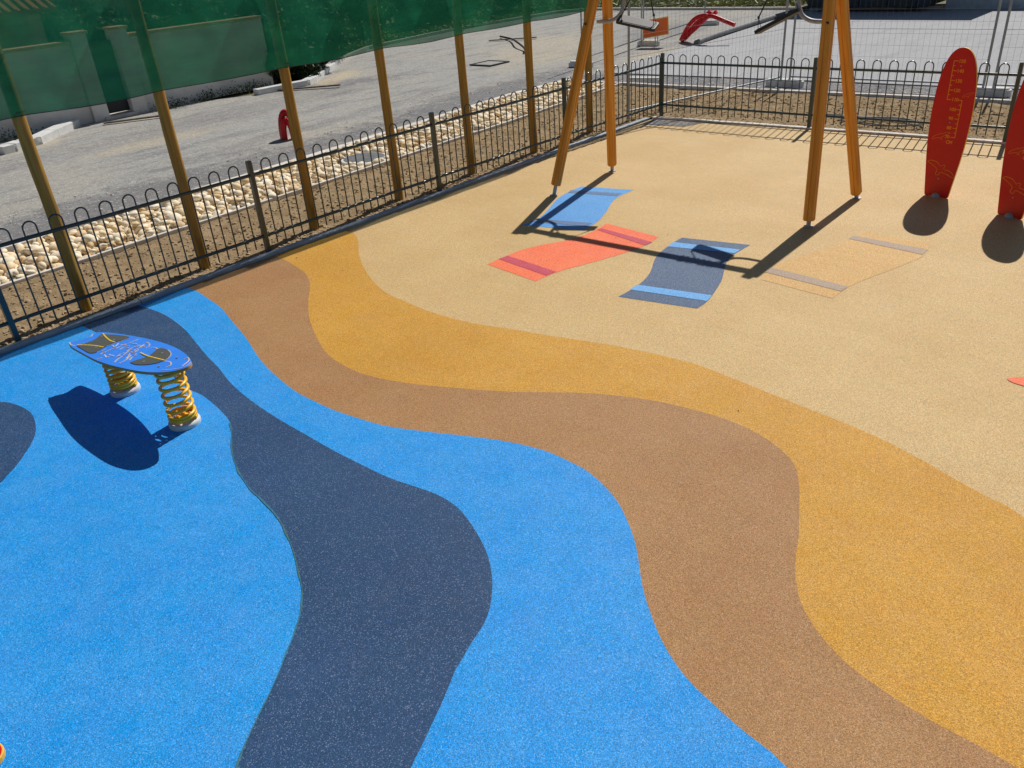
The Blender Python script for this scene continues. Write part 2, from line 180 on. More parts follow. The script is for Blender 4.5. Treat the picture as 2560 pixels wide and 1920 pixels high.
MAT['kerbpale'] = simple('pale_concrete', rgb(226, 220, 212), rgb(200, 192, 182), 6, 0.85, 0.2, bump=0.3, bs=50)
MAT['kerbdark'] = simple('slate_edging', rgb(172, 186, 196), rgb(146, 160, 172), 5, 0.6, 0.35, bump=0.2)
MAT['concrete'] = simple('grey_concrete', rgb(222, 222, 218), rgb(198, 198, 196), 7, 0.85, 0.2, bump=0.4, bs=60)
MAT['green_paint'] = simple('dark_green_paint', rgb(44, 62, 62), rgb(52, 70, 68), 4, 0.28, 0.6)
MAT['black'] = simple('black_rubber', (0.025, 0.026, 0.028), None, 10, 0.5, 0.4)
MAT['seat'] = simple('glare_greyed_rubber', (0.07, 0.072, 0.072), (0.05, 0.05, 0.052), 30, 0.6, 0.35, bump=0.2, bs=120)  # black rubber greyed in colour to carry the sun glare
MAT['galv'] = simple('galvanised_steel', (0.42, 0.44, 0.46), (0.32, 0.34, 0.36), 14, 0.55, 0.5, 0.35)
MAT['wire'] = simple('zinc_wire', (0.28, 0.29, 0.3), None, 14, 0.5, 0.5, 0.5)
MAT['ypaint'] = simple('yellow_paint', rgb(255, 198, 52), rgb(252, 188, 42), 6, 0.3, 0.5)
MAT['hblue'] = simple('blue_plastic', rgb(52, 140, 246), rgb(46, 132, 240), 5, 0.32, 0.5)
MAT['tan'] = simple('tan_plastic_core', rgb(196, 150, 60), rgb(180, 134, 50), 10, 0.5, 0.4)
MAT['yline'] = simple('yellow_plastic', rgb(238, 204, 66), rgb(228, 192, 56), 10, 0.4, 0.4)
MAT['wline'] = simple('engraved_cream_plastic', rgb(226, 214, 214), rgb(214, 190, 170), 10, 0.4, 0.4)
MAT['pad'] = simple('charcoal_grip_pad', rgb(84, 88, 84), rgb(74, 78, 74), 60, 0.75, 0.25, bump=0.5, bs=300, bd=0.002)
MAT['hred'] = simple('red_plastic', rgb(212, 28, 24), rgb(202, 24, 22), 4, 0.4, 0.4)
MAT['oline'] = simple('orange_engraving', rgb(250, 158, 40), rgb(240, 140, 30), 10, 0.5, 0.3)
MAT['oedge'] = simple('yellow_plastic_core', rgb(246, 196, 84), rgb(236, 180, 66), 10, 0.45, 0.4)
MAT['redpipe'] = simple('red_conduit', rgb(206, 16, 30), rgb(190, 12, 24), 6, 0.4, 0.4)
MAT['greypipe'] = simple('grey_conduit', rgb(128, 130, 132), rgb(110, 112, 116), 6, 0.6, 0.3)
MAT['lidgrey'] = simple('lid_iron', rgb(112, 113, 116), rgb(92, 94, 98), 9, 0.7, 0.3, bump=0.4, bs=90)
MAT['signo'] = simple('orange_board', rgb(255, 124, 56), rgb(250, 112, 48), 6, 0.5, 0.3)
MAT['teal'] = simple('dark_blue_steel', rgb(44, 66, 84), rgb(62, 66, 62), 2.5, 0.6, 0.3, bump=0.2, bs=12, bd=0.02)
MAT['wall'] = simple('white_render', rgb(236, 232, 226), rgb(214, 208, 202), 1.5, 0.9, 0.15, bump=0.3, bs=40, bd=0.01)
MAT['coping'] = simple('terracotta_cream_coping', rgb(222, 186, 150), rgb(206, 160, 122), 4, 0.85, 0.2)
MAT['gate'] = simple('dark_gate_metal', rgb(54, 56, 62), rgb(44, 46, 50), 3, 0.5, 0.4)
MAT['tile'] = simple('clay_roof_tiles', rgb(178, 108, 80), rgb(150, 90, 66), 3, 0.85, 0.2)
MAT['cream'] = simple('cream_render', rgb(214, 200, 172), rgb(196, 180, 150), 2, 0.9, 0.15)
MAT['plank'] = simple('weathered_timber', rgb(130, 118, 100), rgb(96, 86, 74), 8, 0.85, 0.2)
MAT['white'] = simple('white_plastic', rgb(225, 225, 222), rgb(205, 205, 204), 6, 0.5, 0.4)

def poletimber():
    m = N('treated_pine_pole', 0.75, 0.25); v = m.mapping((26, 26, 1.6))
    base = m.mix(m.mr(m.noise(1.0, 6, 0.6, v), 0.35, 0.65, 0, 1), rgb(190, 148, 74), rgb(150, 112, 48))
    base = m.mix(m.mr(m.noise(2.2, 4, 0.6), 0.45, 0.7, 0, 0.5), base, rgb(146, 134, 72))
    cr = m.noise(1.0, 3, 0.5, m.mapping((60, 60, 1.1)))
    base = m.mix(m.mr(cr, 0.66, 0.72, 0, 0.75), base, rgb(70, 48, 24))
    m.col(base); m.bump(m.noise(1.0, 6, 0.7, v), 0.35, 0.01); return m.m
def legtimber():
    m = N('orange_stained_pine', 0.42, 0.4); v = m.mapping((22, 22, 1.1))
    base = m.mix(m.mr(m.noise(1.2, 6, 0.55, v, 0.6), 0.36, 0.66, 0, 1), rgb(236, 166, 60), rgb(206, 134, 42))
    kn = m.vor(3.4, 'Distance', m.mapping((1, 1, 0.62)))
    base = m.mix(m.mr(kn, 0.02, 0.085, 0.85, 0.0), base, rgb(92, 44, 14))
    m.col(base); m.bump(m.noise(1.0, 5, 0.6, v), 0.15, 0.004); return m.m
MAT['pole'] = poletimber(); MAT['leg'] = legtimber()

def netmat():
    m = N('green_shade_net', 0.85, 0.1)
    v = m.mapping((1, 1.6, 7))
    cc = m.mix(m.mr(m.noise(1.0, 5, 0.6, v), 0.35, 0.65, 0, 1), rgb(46, 142, 104), rgb(36, 120, 94))
    df = m.n("ShaderNodeBsdfDiffuse"); m.L(cc, df.inputs[0])
    tl = m.n("ShaderNodeBsdfTranslucent"); m.L(cc, tl.inputs[0])
    mx = m.n("ShaderNodeMixShader"); mx.inputs[0].default_value = 0.5; m.L(df.outputs[0], mx.inputs[1]); m.L(tl.outputs[0], mx.inputs[2])
    tr = m.n("ShaderNodeBsdfTransparent"); tr.inputs[0].default_value = (0.9, 1.0, 0.95, 1)
    m2 = m.n("ShaderNodeMixShader")
    m.L(m.mr(m.noise(0.8, 4, 0.6), 0.3, 0.7, 0.76, 0.85), m2.inputs[0]); m.L(tr.outputs[0], m2.inputs[1]); m.L(mx.outputs[0], m2.inputs[2])
    out = [n for n in m.t.nodes if n.type == 'OUTPUT_MATERIAL'][0]; m.L(m2.outputs[0], out.inputs[0]); return m.m
MAT['net'] = netmat()
def leafmat(name, a, b):
    m = N(name, 0.6, 0.25)
    at = m.n("ShaderNodeAttribute"); at.attribute_name = 'tint'
    m.col(m.mix(at.outputs['Fac'], a, b)); return m.m
MAT['leafd'] = leafmat('dark_leaf', (0.016, 0.035, 0.012), (0.045, 0.075, 0.025))
MAT['leafm'] = leafmat('mid_leaf', (0.04, 0.075, 0.022), (0.09, 0.14, 0.045))
MAT['grassm'] = leafmat('meadow_grass', (0.15, 0.2, 0.05), (0.4, 0.4, 0.17))
MAT['bark'] = simple('bark', (0.09, 0.065, 0.045), None, 12, 0.9, 0.1, stretch=(1, 1, 0.2))

# ---------------------------------------------------------------- mesh helpers
class MB:
    def __init__(s): s.v = []; s.f = []; s.mi = []; s.tint = None
    def add(s, vs, fs, mi=0):
        b = len(s.v); s.v += [tuple(x) for x in vs]; s.f += [tuple(i+b for i in f) for f in fs]; s.mi += [mi]*len(fs); return s
    def box(s, c, size, ax=None, mi=0, taper=1.0):
        c = Vector(c); ax = ax or (Vector((1, 0, 0)), Vector((0, 1, 0)), Vector((0, 0, 1)))
        h = [x/2 for x in size]; vs = []
        for k in (-1, 1):
            t = taper if k > 0 else 1.0
            for i, j in ((-1, -1), (1, -1), (1, 1), (-1, 1)):
                vs.append(c+ax[0]*(i*h[0]*t)+ax[1]*(j*h[1]*t)+ax[2]*(k*h[2]))
        return s.add(vs, [(3, 2, 1, 0), (4, 5, 6, 7), (0, 1, 5, 4), (1, 2, 6, 5), (2, 3, 7, 6), (3, 0, 4, 7)], mi)
    def tube(s, pts, r, n=8, cap=True, mi=0, radii=None):
        pts = [Vector(p) for p in pts]; rings = []
        t0 = (pts[1]-pts[0]).normalized(); up = Vector((0, 0, 1)) if abs(t0.z) < 0.9 else Vector((1, 0, 0))
        u = t0.cross(up).normalized(); b = len(s.v); vs = []
        for i, p in enumerate(pts):
            t = (pts[min(i+1, len(pts)-1)]-pts[max(i-1, 0)]).normalized()
            u = (u-t*u.dot(t)).normalized(); v = t.cross(u); rr = radii[i] if radii else r
            for k in range(n):
                a = 2*PI*k/n; vs.append(p+(u*math.cos(a)+v*math.sin(a))*rr)
        fs = []
        for i in range(len(pts)-1):
            for k in range(n):
                a = i*n+k; c = i*n+(k+1) % n; fs.append((a, c, c+n, a+n))
        if cap: fs.append(tuple(reversed(range(n)))); fs.append(tuple(range((len(pts)-1)*n, len(pts)*n)))
        return s.add(vs, fs, mi)
    def prism(s, poly, o, u, v, w, t, mi=0, mside=None):
        """poly in (u,v) extruded from 0 to t along w"""
        o = Vector(o); n = len(poly); vs = [o+u*a+v*b for a, b in poly]+[o+u*a+v*b+w*t for a, b in poly]
        s.add(vs, [tuple(reversed(range(n))), tuple(range(n, 2*n))], mi)
        b = len(s.v)-2*n
        for i in range(n):
            j = (i+1) % n; s.f.append((b+i, b+j, b+n+j, b+n+i)); s.mi.append(mi if mside is None else mside)
        return s
    def lathe(s, prof, o, n=24, mi=0):
        o = Vector(o); vs = []; fs = []
        for r, z in prof:
            for k in range(n): vs.append(o+Vector((r*math.cos(2*PI*k/n), r*math.sin(2*PI*k/n), z)))
        for i in range(len(prof)-1):
            for k in range(n): a = i*n+k; c = i*n+(k+1) % n; fs.append((a, c, c+n, a+n))
        fs.append(tuple(range((len(prof)-1)*n, len(prof)*n))); fs.append(tuple(reversed(range(n))))
        return s.add(vs, fs, mi)
    def build(s, name, mats, parent=None, smooth=False, bevel=0, loc=None):
        me = bpy.data.meshes.new(name)
        vs = s.v
        if loc is not None:
            l = Vector(loc); vs = [tuple(Vector(v)-l) for v in vs]
        me.from_pydata(vs, [], s.f)
        mats = mats if isinstance(mats, (list, tuple)) else [mats]
        for m in mats: me.materials.append(m if not isinstance(m, str) else MAT[m])
        if any(s.mi): me.polygons.foreach_set('material_index', s.mi)
        if s.tint is not None:
            a = me.attributes.new('tint', 'FLOAT', 'POINT'); a.data.foreach_set('value', s.tint)
        bm = bmesh.new(); bm.from_mesh(me)
        big = [f for f in bm.faces if len(f.verts) > 4]
        if big: bmesh.ops.triangulate(bm, faces=big)
        bmesh.ops.recalc_face_normals(bm, faces=bm.faces) if len(bm.faces) < 60000 and s.tint is None else None
        bm.to_mesh(me); bm.free()
        if smooth: me.polygons.foreach_set('use_smooth', [True]*len(me.polygons)); me.set_sharp_from_angle(angle=math.radians(42))
        o = bpy.data.objects.new(name, me); C.objects.link(o)
        if loc is not None: o.location = loc
        if parent is not None:
            o.parent = parent
            if loc is None: o.location = -parent.location
            else: o.location = Vector(loc)-parent.location
        if bevel:
            md = o.modifiers.new('bevel', 'BEVEL'); md.width = bevel; md.segments = 2; md.limit_method = 'ANGLE'; md.angle_limit = math.radians(50)
        return o

def tag(o, label=None, cat=None, group=None, kind=None):
    if label: o['label'] = label
    if cat: o['category'] = cat
    if group: o['group'] = group
    if kind: o['kind'] = kind
    return o
def thing(name, loc, label, cat, group=None):
    e = bpy.data.objects.new(name, None); C.objects.link(e); e.location = loc; e.empty_display_size = 0.2
    return tag(e, label, cat, group)
X = Vector((1, 0, 0)); Y = Vector((0, 1, 0)); Z = Vector((0, 0, 1))

def catmull(P, k=4):
    P = [Vector((p[0], p[1])) for p in P]; out = []
    for i in range(len(P)-1):
        p0 = P[max(i-1, 0)]; p1 = P[i]; p2 = P[i+1]; p3 = P[min(i+2, len(P)-1)]
        for j in range(k):
            t = j/k
            out.append(0.5*((2*p1)+(-p0+p2)*t+(2*p0-5*p1+4*p2-p3)*t*t+(-p0+3*p1-3*p2+p3)*t**3))
    out.append(P[-1]); return out
def smooth(P, it=1):
    for _ in range(it): P = [P[0]]+[(P[i-1]+P[i]*2+P[i+1])/4 for i in range(1, len(P)-1)]+[P[-1]]
    return P
def sheet(name, poly, z, mat, parent=None, kind='structure'):
    me = bpy.data.meshes.new(name); bm = bmesh.new()
    vs = [bm.verts.new((p[0], p[1], z)) for p in poly]
    f = bm.faces.new(vs); f.normal_update()
    if f.normal.z < 0: f.normal_flip()
    bmesh.ops.triangulate(bm, faces=bm.faces[:]); bm.to_mesh(me); bm.free(); me.materials.append(MAT[mat])
    o = bpy.data.objects.new(name, me); C.objects.link(o)
    if parent is not None: o.parent = parent
    elif kind: o['kind'] = kind
    return o

# ================================================================ SETTING
XL = -7.93
def kerb_y(x):
    P = [(-8.2, 12.54), (-7.86, 12.56), (-5.86, 12.73), (-3.48, 12.88), (-2.43, 12.92), (6, 13.3)]
    for (a, b), (c, d) in zip(P, P[1:]):
        if x <= c: return b+(d-b)*(x-a)/(c-a)
    return P[-1][1]
cur = {}
for k in 'ABCDE':
    P = D[k]; P = [p for p in P if p[0] > XL+0.03]; 
    P = [[XL, P[0][1]-(P[1][1]-P[0][1])*0.3]]+P
    c = catmull(P, 4); c = smooth(c, 2)
    c += [Vector(q) for q in {'A': ((0.6, 3.85), (2, 3.4), (7, 3.0)), 'B': ((1.2, 2.65), (7, 2.2)), 'C': ((0.6, 1.9), (7, 1.2), (7, -4)), 'D': ((-1.6, 0.4), (-1.1, -4)), 'E': ((-2.05, 0.05), (-1.7, -4))}[k]]
    cur[k] = c
A_, B_, C_, D2_, E_ = [cur[k] for k in 'ABCDE']
sandpoly = A_+[Vector((7, 13.2))]+[Vector((x, kerb_y(x)-0.012)) for x in (6, -2.43, -3.48, -5.86, -7.86)]+[Vector((XL, 12.5))]
floor = sheet('playground_floor', sandpoly, 0, 'sand')
sheet('ochre_band', A_+B_[::-1], 0, 'ochre', floor)
sheet('brown_band', B_+C_[::-1], 0, 'brown', floor)
sheet('light_blue_band', C_+D2_[::-1], 0, 'blue', floor)
sheet('navy_band', D2_+E_[::-1], 0, 'navy', floor)
sheet('blue_zone', E_+[Vector((-7.93, E_[-1].y))], 0, 'blue', floor)
sheet('navy_patch', smooth(catmull(D['F'], 4), 1), 0.004, 'navy', floor)
# worn green-tinged seam between the blue zone and the navy band
seam = E_[40:-4]; sl = []; sr = []
for i in range(1, len(seam)-1):
    t = (seam[i+1]-seam[i-1]).normalized(); n = Vector((t.y, -t.x)); q = noise.noise(Vector((seam[i].x*6, seam[i].y*6, 0)))
    ww = max(0.002, 0.004+0.014*q); sl.append(seam[i]+n*ww); sr.append(seam[i]-n*0.004)
sheet('joint_line', sl+sr[::-1], 0.004, 'sealant', floor)
for k, mm, sm in (('blue', 'tblue', 'sgrey'), ('orange', 'orange', 'magenta'), ('navy', 'tnavy', 'sblue'), ('gold', 'gold', 'mauve')):
    T = D['tow'][k]; l = smooth(catmull(T['L'], 4), 1); r = smooth(catmull(T['R'], 4), 1)
    tw = sheet('towel_marking', l+r[::-1], 0.002, mm, floor)
    for s_ in ('s1', 's2'): sheet('towel_stripe', [Vector(p) for p in T[s_]], 0.0045, sm, tw)
sheet('star_marking', smooth(catmull(D['star']+D['star'][:1], 3), 1)[:-1], 0.004, 'orange', floor)

def bigsheet(name, poly, z, mat): return sheet(name, [Vector(p) for p in poly], z, mat)
bigsheet('ground', [(-150, -60), (120, -60), (120, 200), (-150, 200)], -0.075, 'base')
bigsheet('floor_subbase', [(-8.3, -6), (8, -6), (8, 13.6), (-8.3, 12.7)], -0.045, 'under')
bigsheet('road', [(-19.7, -20), (-8.2, -20), (-8.2, 12.6), (-8.2, 15.35), (12, 15.9), (12, 30.4), (-22.2, 30.4), (-23.3, 29.4), (-23.5, 26.6), (-23.7, 24.5), (-23.5, 22.1), (-23.2, 20.3), (-22.9, 18.6), (-22.1, 17.2), (-21.1, 15.9), (-18.9, 13.3), (-18.6, 12.9), (-18.8, 11.4), (-19.6, 10), (-19.7, 5)], -0.03, 'asphalt')
# smoother tarmac beyond the mesh panels
bigsheet('tarmac', [(-11.7, 16.62), (-7.8, 16.87), (-3.2, 17.16), (12, 17.9), (12, 30.3), (-12.9, 30.3), (-12.7, 28), (-12.15, 21.9), (-12.2, 18.5)], -0.018, 'asphalt2')
bigsheet('gravel_margin', [(-12.1, 15.35), (-9, 15.3), (-3.5, 15.8), (12, 16.4), (12, 17.88), (-3.2, 17.14), (-7.8, 16.85), (-11.7, 16.6), (-12.2, 16.2)], -0.022, 'gravel')
def blob(cx, cy, rx, ry, seed, ang=0, n=40):
    out = []
    for i in range(n):
        a = 2*PI*i/n; r = 1+0.55*noise.noise(Vector((math.cos(a)*1.3+seed*7, math.sin(a)*1.3, seed)))+0.2*noise.noise(Vector((math.cos(a)*5, math.sin(a)*5, seed)))
        x = rx*r*math.cos(a); y = ry*r*math.sin(a); out.append((cx+x*math.cos(ang)-y*math.sin(ang), cy+x*math.sin(ang)+y*math.cos(ang)))
    return out
bigsheet('corner_gravel', [(-7.88, 12.5), (-6.95, 12.57), (-7.1, 12.22), (-7.88, 12.1)], 0.006, 'gravel')

# soil beds
def inner_x(y):   # thin edging between soil and pebbles
    P = [(-6, -9.6), (2.35, -9.76), (5.68, -9.87), (11.3, -10.15), (15.2, -10.45)]
    for (a, b), (c, d) in zip(P, P[1:]):
        if y <= c: return b+(d-b)*(y-a)/(c-a)
    return P[-1][1]
def outer_x(y):
    P = [(-6, -11.0), (2.5, -11.2), (6.67, -11.4), (13.43, -11.95), (15.3, -11.9)]
    for (a, b), (c, d) in zip(P, P[1:]):
        if y <= c: return b+(d-b)*(y-a)/(c-a)
    return P[-1][1]
def soil_z(x, y):
    v = Vector((x, y, 0)); return 0.024*noise.noise(v*1.3)+0.016*noise.noise(v*5)+0.009*noise.noise(v*11)
def soil(name, f, nu, nv):
    vs = []; fs = []
    for i in range(nu+1):
        for j in range(nv+1):
            x, y, ed = f(i/nu, j/nv); vs.append((x, y, 0.008+soil_z(x, y)*min(1, ed)))
    for i in range(nu):
        for j in range(nv): a = i*(nv+1)+j; fs.append((a, a+nv+1, a+nv+2, a+1))
    m = MB(); m.add(vs, fs); o = m.build(name, 'soil', smooth=True); o['kind'] = 'structure'; return o
def f1(u, v):
    y = -4+v*19.2; a = inner_x(y)+0.03; b = -8.03+0.025*noise.noise(Vector((0, y*2.5, 4))); x = a+(b-a)*u
    return x, y, 1.0-0.6*u**6
def f2(u, v):
    x = -8.05+u*13; y0 = kerb_y(x)+0.11; y1 = 15.42+0.07*(x+8)*0.55; return x, y0+(y1-y0)*v, 1.0
soil('soil_bed', f1, 42, 440); soil('soil_bed', f2, 300, 66)

def kerb(name, pts, wdt, z0, z1, mat, seg=1.0, gap=0.006, label=None):
    """row of kerb stones along pts"""
    m = MB(); pts = [Vector((p[0], p[1], 0)) for p in pts]
    for a, b in zip(pts, pts[1:]):
        d = b-a; L = d.length; k = max(1, round(L/seg)); d.normalize(); nrm = Vector((-d.y, d.x, 0))
        for i in range(k):
            p = a+d*(L*(i+0.5)/k); j = random.uniform(-0.004, 0.004)
            m.box(p+Z*((z0+z1)/2+j), (L/k-gap, wdt, z1-z0), (d, nrm, Z))
    o = m.build(name, mat, bevel=0.006); o['kind'] = 'structure'; return o
kerb('kerb_soil_side', [(inner_x(y), y) for y in (-4, 2.35, 5.68, 11.3, 15.2)], 0.05, -0.06, 0.055, 'kerbpale')
kerb('kerb_road_side', [(outer_x(y), y) for y in (-4, 2.5, 6.67, 13.43, 15.3)], 0.15, -0.06, 0.06, 'kerbpale')
kerb('kerb_play_back', [(-7.95, kerb_y(-7.95)+0.05), (-5.86, 12.78), (-3.48, 12.93), (-2.43, 12.97), (6, 13.35)], 0.1, -0.06, 0.03, 'kerbpale', 1.0)
kerb('kerb_play_side', [(-7.99, -4), (-7.99, 12.5)], 0.085, -0.06, 0.032, 'kerbdark', 2.2)
kerb('kerb_gravel_back', [(-11.9, 15.3), (-10.7, 15.28), (-7.19, 15.5), (-3.58, 15.78), (6, 16.4)], 0.1, -0.06, 0.05, 'kerbpale')
kerb('kerb_far', [(-22.1, 30.45), (-18, 30.4), (-12.2, 30.4), (12, 30.9)], 0.14, -0.06, 0.06, 'kerbpale', 1.0)
kerb('kerb_bed', D['curb'], 0.24, -0.06, 0.1, 'white', 0.9)
kerb('kerb_verge', [(-21.15, 15.95), (-22.15, 17.25), (-22.95, 18.6), (-23.25, 20.3), (-23.55, 22.1), (-23.75, 24.5), (-23.55, 26.6), (-23.3, 29.4), (-22.2, 30.4)], 0.14, -0.06, 0.07, 'kerbpale', 1.0)
kerb('kerb_house', D['curbl'], 0.3, -0.06, 0.12, 'white', 1.5)
# tarmac edge timber strip (thin dark line across the gravel margin)
kerb('tarmac_edge', [(-11.66, 16.61), (-7.84, 16.87), (-3.17, 17.16), (8, 17.7)], 0.04, -0.03, 0.0, 'gate', 3)

# scattered stones -------------------------------------------------------
def ico():
    bm = bmesh.new(); bmesh.ops.create_icosphere(bm, subdivisions=1, radius=1)
    v = np.array([x.co[:] for x in bm.verts]); f = [tuple(y.index for y in x.verts) for x in bm.faces]; bm.free(); return v, f
def ico2():
    bm = bmesh.new(); bmesh.ops.create_icosphere(bm, subdivisions=2, radius=1)
    v = np.array([x.co[:] for x in bm.verts]); f = [tuple(y.index for y in x.verts) for x in bm.faces]; bm.free(); return v, f
IV, IF = ico(); IV2, IF2 = ico2()
def stones(name, spots, mat, rough=0.25, tintf=None, hi=False, sm=True):
    rng = np.random.default_rng(5); iv, ifc = (IV2, IF2) if hi else (IV, IF)
    V = []; F = []; T = []; nb = 0; IFa = np.array(ifc)
    for (x, y, z, a, b, c) in spots:
        v = iv*(1+rng.uniform(-rough, rough, (len(iv), 1))) if not hi else iv*(1+rough*np.sin(iv@rng.uniform(-3, 3, 3)+rng.uniform(0, 6)))[:, None]
        v = v*np.array([a, b, c]); th = rng.uniform(0, 2*PI); tl = rng.uniform(-0.45, 0.45)
        ct, st = np.cos(tl), np.sin(tl); v = np.stack([v[:, 0]*ct-v[:, 2]*st, v[:, 1], v[:, 0]*st+v[:, 2]*ct], 1)
        ct, st = np.cos(th), np.sin(th); v = np.stack([v[:, 0]*ct-v[:, 1]*st, v[:, 0]*st+v[:, 1]*ct, v[:, 2]], 1)+np.array([x, y, z])
        V.append(v); F.append(IFa+nb); nb += len(iv); T += [rng.uniform()]*len(iv)
    V = np.concatenate(V); F = np.concatenate(F)
    m = MB(); m.v = V.tolist(); m.f = [tuple(f) for f in F.tolist()]; m.mi = [0]*len(m.f); m.tint = T
    return m.build(name, mat, smooth=sm)
sp = []
y = -1.0
while y < 15.0:
    x = outer_x(y)+0.12
    while x < inner_x(y)-0.05:
        for lay in (0, 1):
            if lay and random.random() < 0.45: continue
            px = x+random.uniform(-0.04, 0.04); py = y+random.uniform(-0.04, 0.04)
            if lay and (px+10.48)**2+(py-8.11)**2 < 0.36**2: continue
            if not (outer_x(py)+0.11 < px < inner_x(py)-0.05): continue
            a = random.uniform(0.048, 0.094)
            sp.append((px, py, -0.015+0.06*lay+random.uniform(-0.01, 0.012), a, a*random.uniform(0.5, 0.95), a*random.uniform(0.4, 0.72)))
        x += 0.108
    y += 0.1
tag(stones('pebbles', sp, 'pebble', 0.14, hi=True), 'strip of rounded cream pebbles between two pale kerbs beside the road', 'pebbles', kind='stuff')
sp = []
for i in range(16000):
    if random.random() < 0.62:
        y = random.uniform(-1, 15.0); x = random.uniform(inner_x(y)+0.05, -8.05)
        if random.random() < 0.35: x = -8.06-abs(random.gauss(0, 0.14))
    else:
        x = random.uniform(-8, 2); y = random.uniform(kerb_y(x)+0.15, 15.35)
    a = min(0.028, 0.0075*random.paretovariate(1.9))
    sp.append((x, y, 0.008+soil_z(x, y)+a*0.15, a, a*random.uniform(0.6, 1), a*random.uniform(0.5, 0.8)))
tag(stones('soil_clods', sp, 'clod', 0.28), 'crumbly clods and small stones lying on the dry soil beds', 'clods', kind='stuff')
sp = []
for i in range(1500):
    x = random.uniform(-12, 3); y = random.uniform(15.6, 16.9)
    a = min(0.03, 0.007*random.paretovariate(2)); sp.append((x, y, -0.02, a, a*0.8, a*0.6))
for i in range(900):
    x = random.gauss(-12.6, 0.5); y = random.uniform(1, 17)
    if x > outer_x(y)-0.1: continue
    a = min(0.02, 0.006*random.paretovariate(2)); sp.append((x, y, -0.012, a, a*0.8, a*0.6))
tag(stones('loose_gravel', sp, 'concrete', 0.25), 'loose grey gravel scattered along the road edges', 'gravel', kind='stuff')

# ================================================================ PLAYGROUND FENCES
def hoop_mesh(o, d, x0, mat='green_paint'):
    """one bow-top bar pair starting at distance x0 along d"""
    r = 0.0585; pts = [o+d*x0+Z*0.09, o+d*x0+Z*(1.04-r)]
    for i in range(1, 8): a = PI-PI*i/8; pts.append(o+d*(x0+r+r*math.cos(a))+Z*(1.04-r+r*math.sin(a)))
    pts += [o+d*(x0+2*r)+Z*(1.04-r), o+d*(x0+2*r)+Z*0.09]
    return MB().tube(pts, 0.0082, 8)
def bow_fence(name, posts, label, loc, skip=0):
    t = thing(name, loc, label, 'fence'); posts = [Vector(p) for p in posts]
    for p in posts[skip:]:
        m = MB().box(p+Z*0.5, (0.05, 0.05, 1.1)); m.box(p+Z*1.053, (0.044, 0.044, 0.006)); m.build('post', 'green_paint', t)
    for a, b in zip(posts, posts[1:]):
        d = b-a; L = d.length; d.normalize()
        for nm, z, rr in (('top_rail', 0.90, 0.019), ('bottom_rail', 0.21, 0.018)):
            MB().tube([a+d*0.025+Z*z, b-d*0.025+Z*z], rr, 12).build(nm, 'green_paint', t, smooth=True)
        n = 11; pitch = 0.2345; s0 = (L-(n-1)*pitch-0.117)/2
        for i in range(n): hoop_mesh(a, d, s0+i*pitch).build('hoop_bar', 'green_paint', t, smooth=True)
    return t
zz = 0.0
bow_fence('bow_top_fence', [(-8.05, -0.83, zz), (-8.06, 1.92, zz), (-8.06, 4.67, zz), (-8.05, 7.42, zz), (-8.0, 10.16, zz), (-7.885, 12.77, zz)], 'dark green bow-topped fence along the side of the playground with timber poles behind it', (-8.03, 6, 0))
bow_fence('bow_top_fence', [(-7.885, 12.77, zz), (-5.22, 12.83, zz), (-2.49, 12.98, zz), (0.24, 13.1, zz)], 'dark green bow-topped fence across the back of the playground behind the red boards', (-4, 12.85, 0), 1)

# ================================================================ TIMBER POLES AND NET
poles = [(-8.30, 1.18), (-8.29, 2.66), (-8.30, 4.0), (-8.30, 5.5), (-8.30, 6.9), (-8.30, 8.31), (-8.30, 9.73), (-8.30, 11.2)]
plab = ['timber pole under the green net at the left edge of the photo', 'thick timber pole under the net, crossing the fence left of the second green fence post',
        'timber pole standing where the blue bands meet the kerb, under the net', 'timber pole right of the red conduit arch, under the green net',
        'timber pole rising beside the grey round lid in the pebbles', 'timber pole fifth from the left end of the green net that shows its foot',
        'timber pole next to last before the swing, holding the net', 'timber pole at the far end of the net, behind the near swing leg']
for i, ((x, y), lb) in enumerate(zip(poles, plab)):
    if i == 0: continue
    m = MB(); pts = []; rad = []
    for k in range(13):
        z = -0.1+3.12*k/12; pts.append((0.004*math.sin(k+i), 0.004*math.cos(k*1.3+i), z)); rad.append(0.061+0.0015*math.sin(k*2.1+i)-0.0004*k)
    m.tube(pts, 0.06, 20, radii=rad)
    o = m.build('timber_pole', 'pole', smooth=True); o.location = (x, y, 0); tag(o, lb, 'pole', 'timber poles holding the green net')
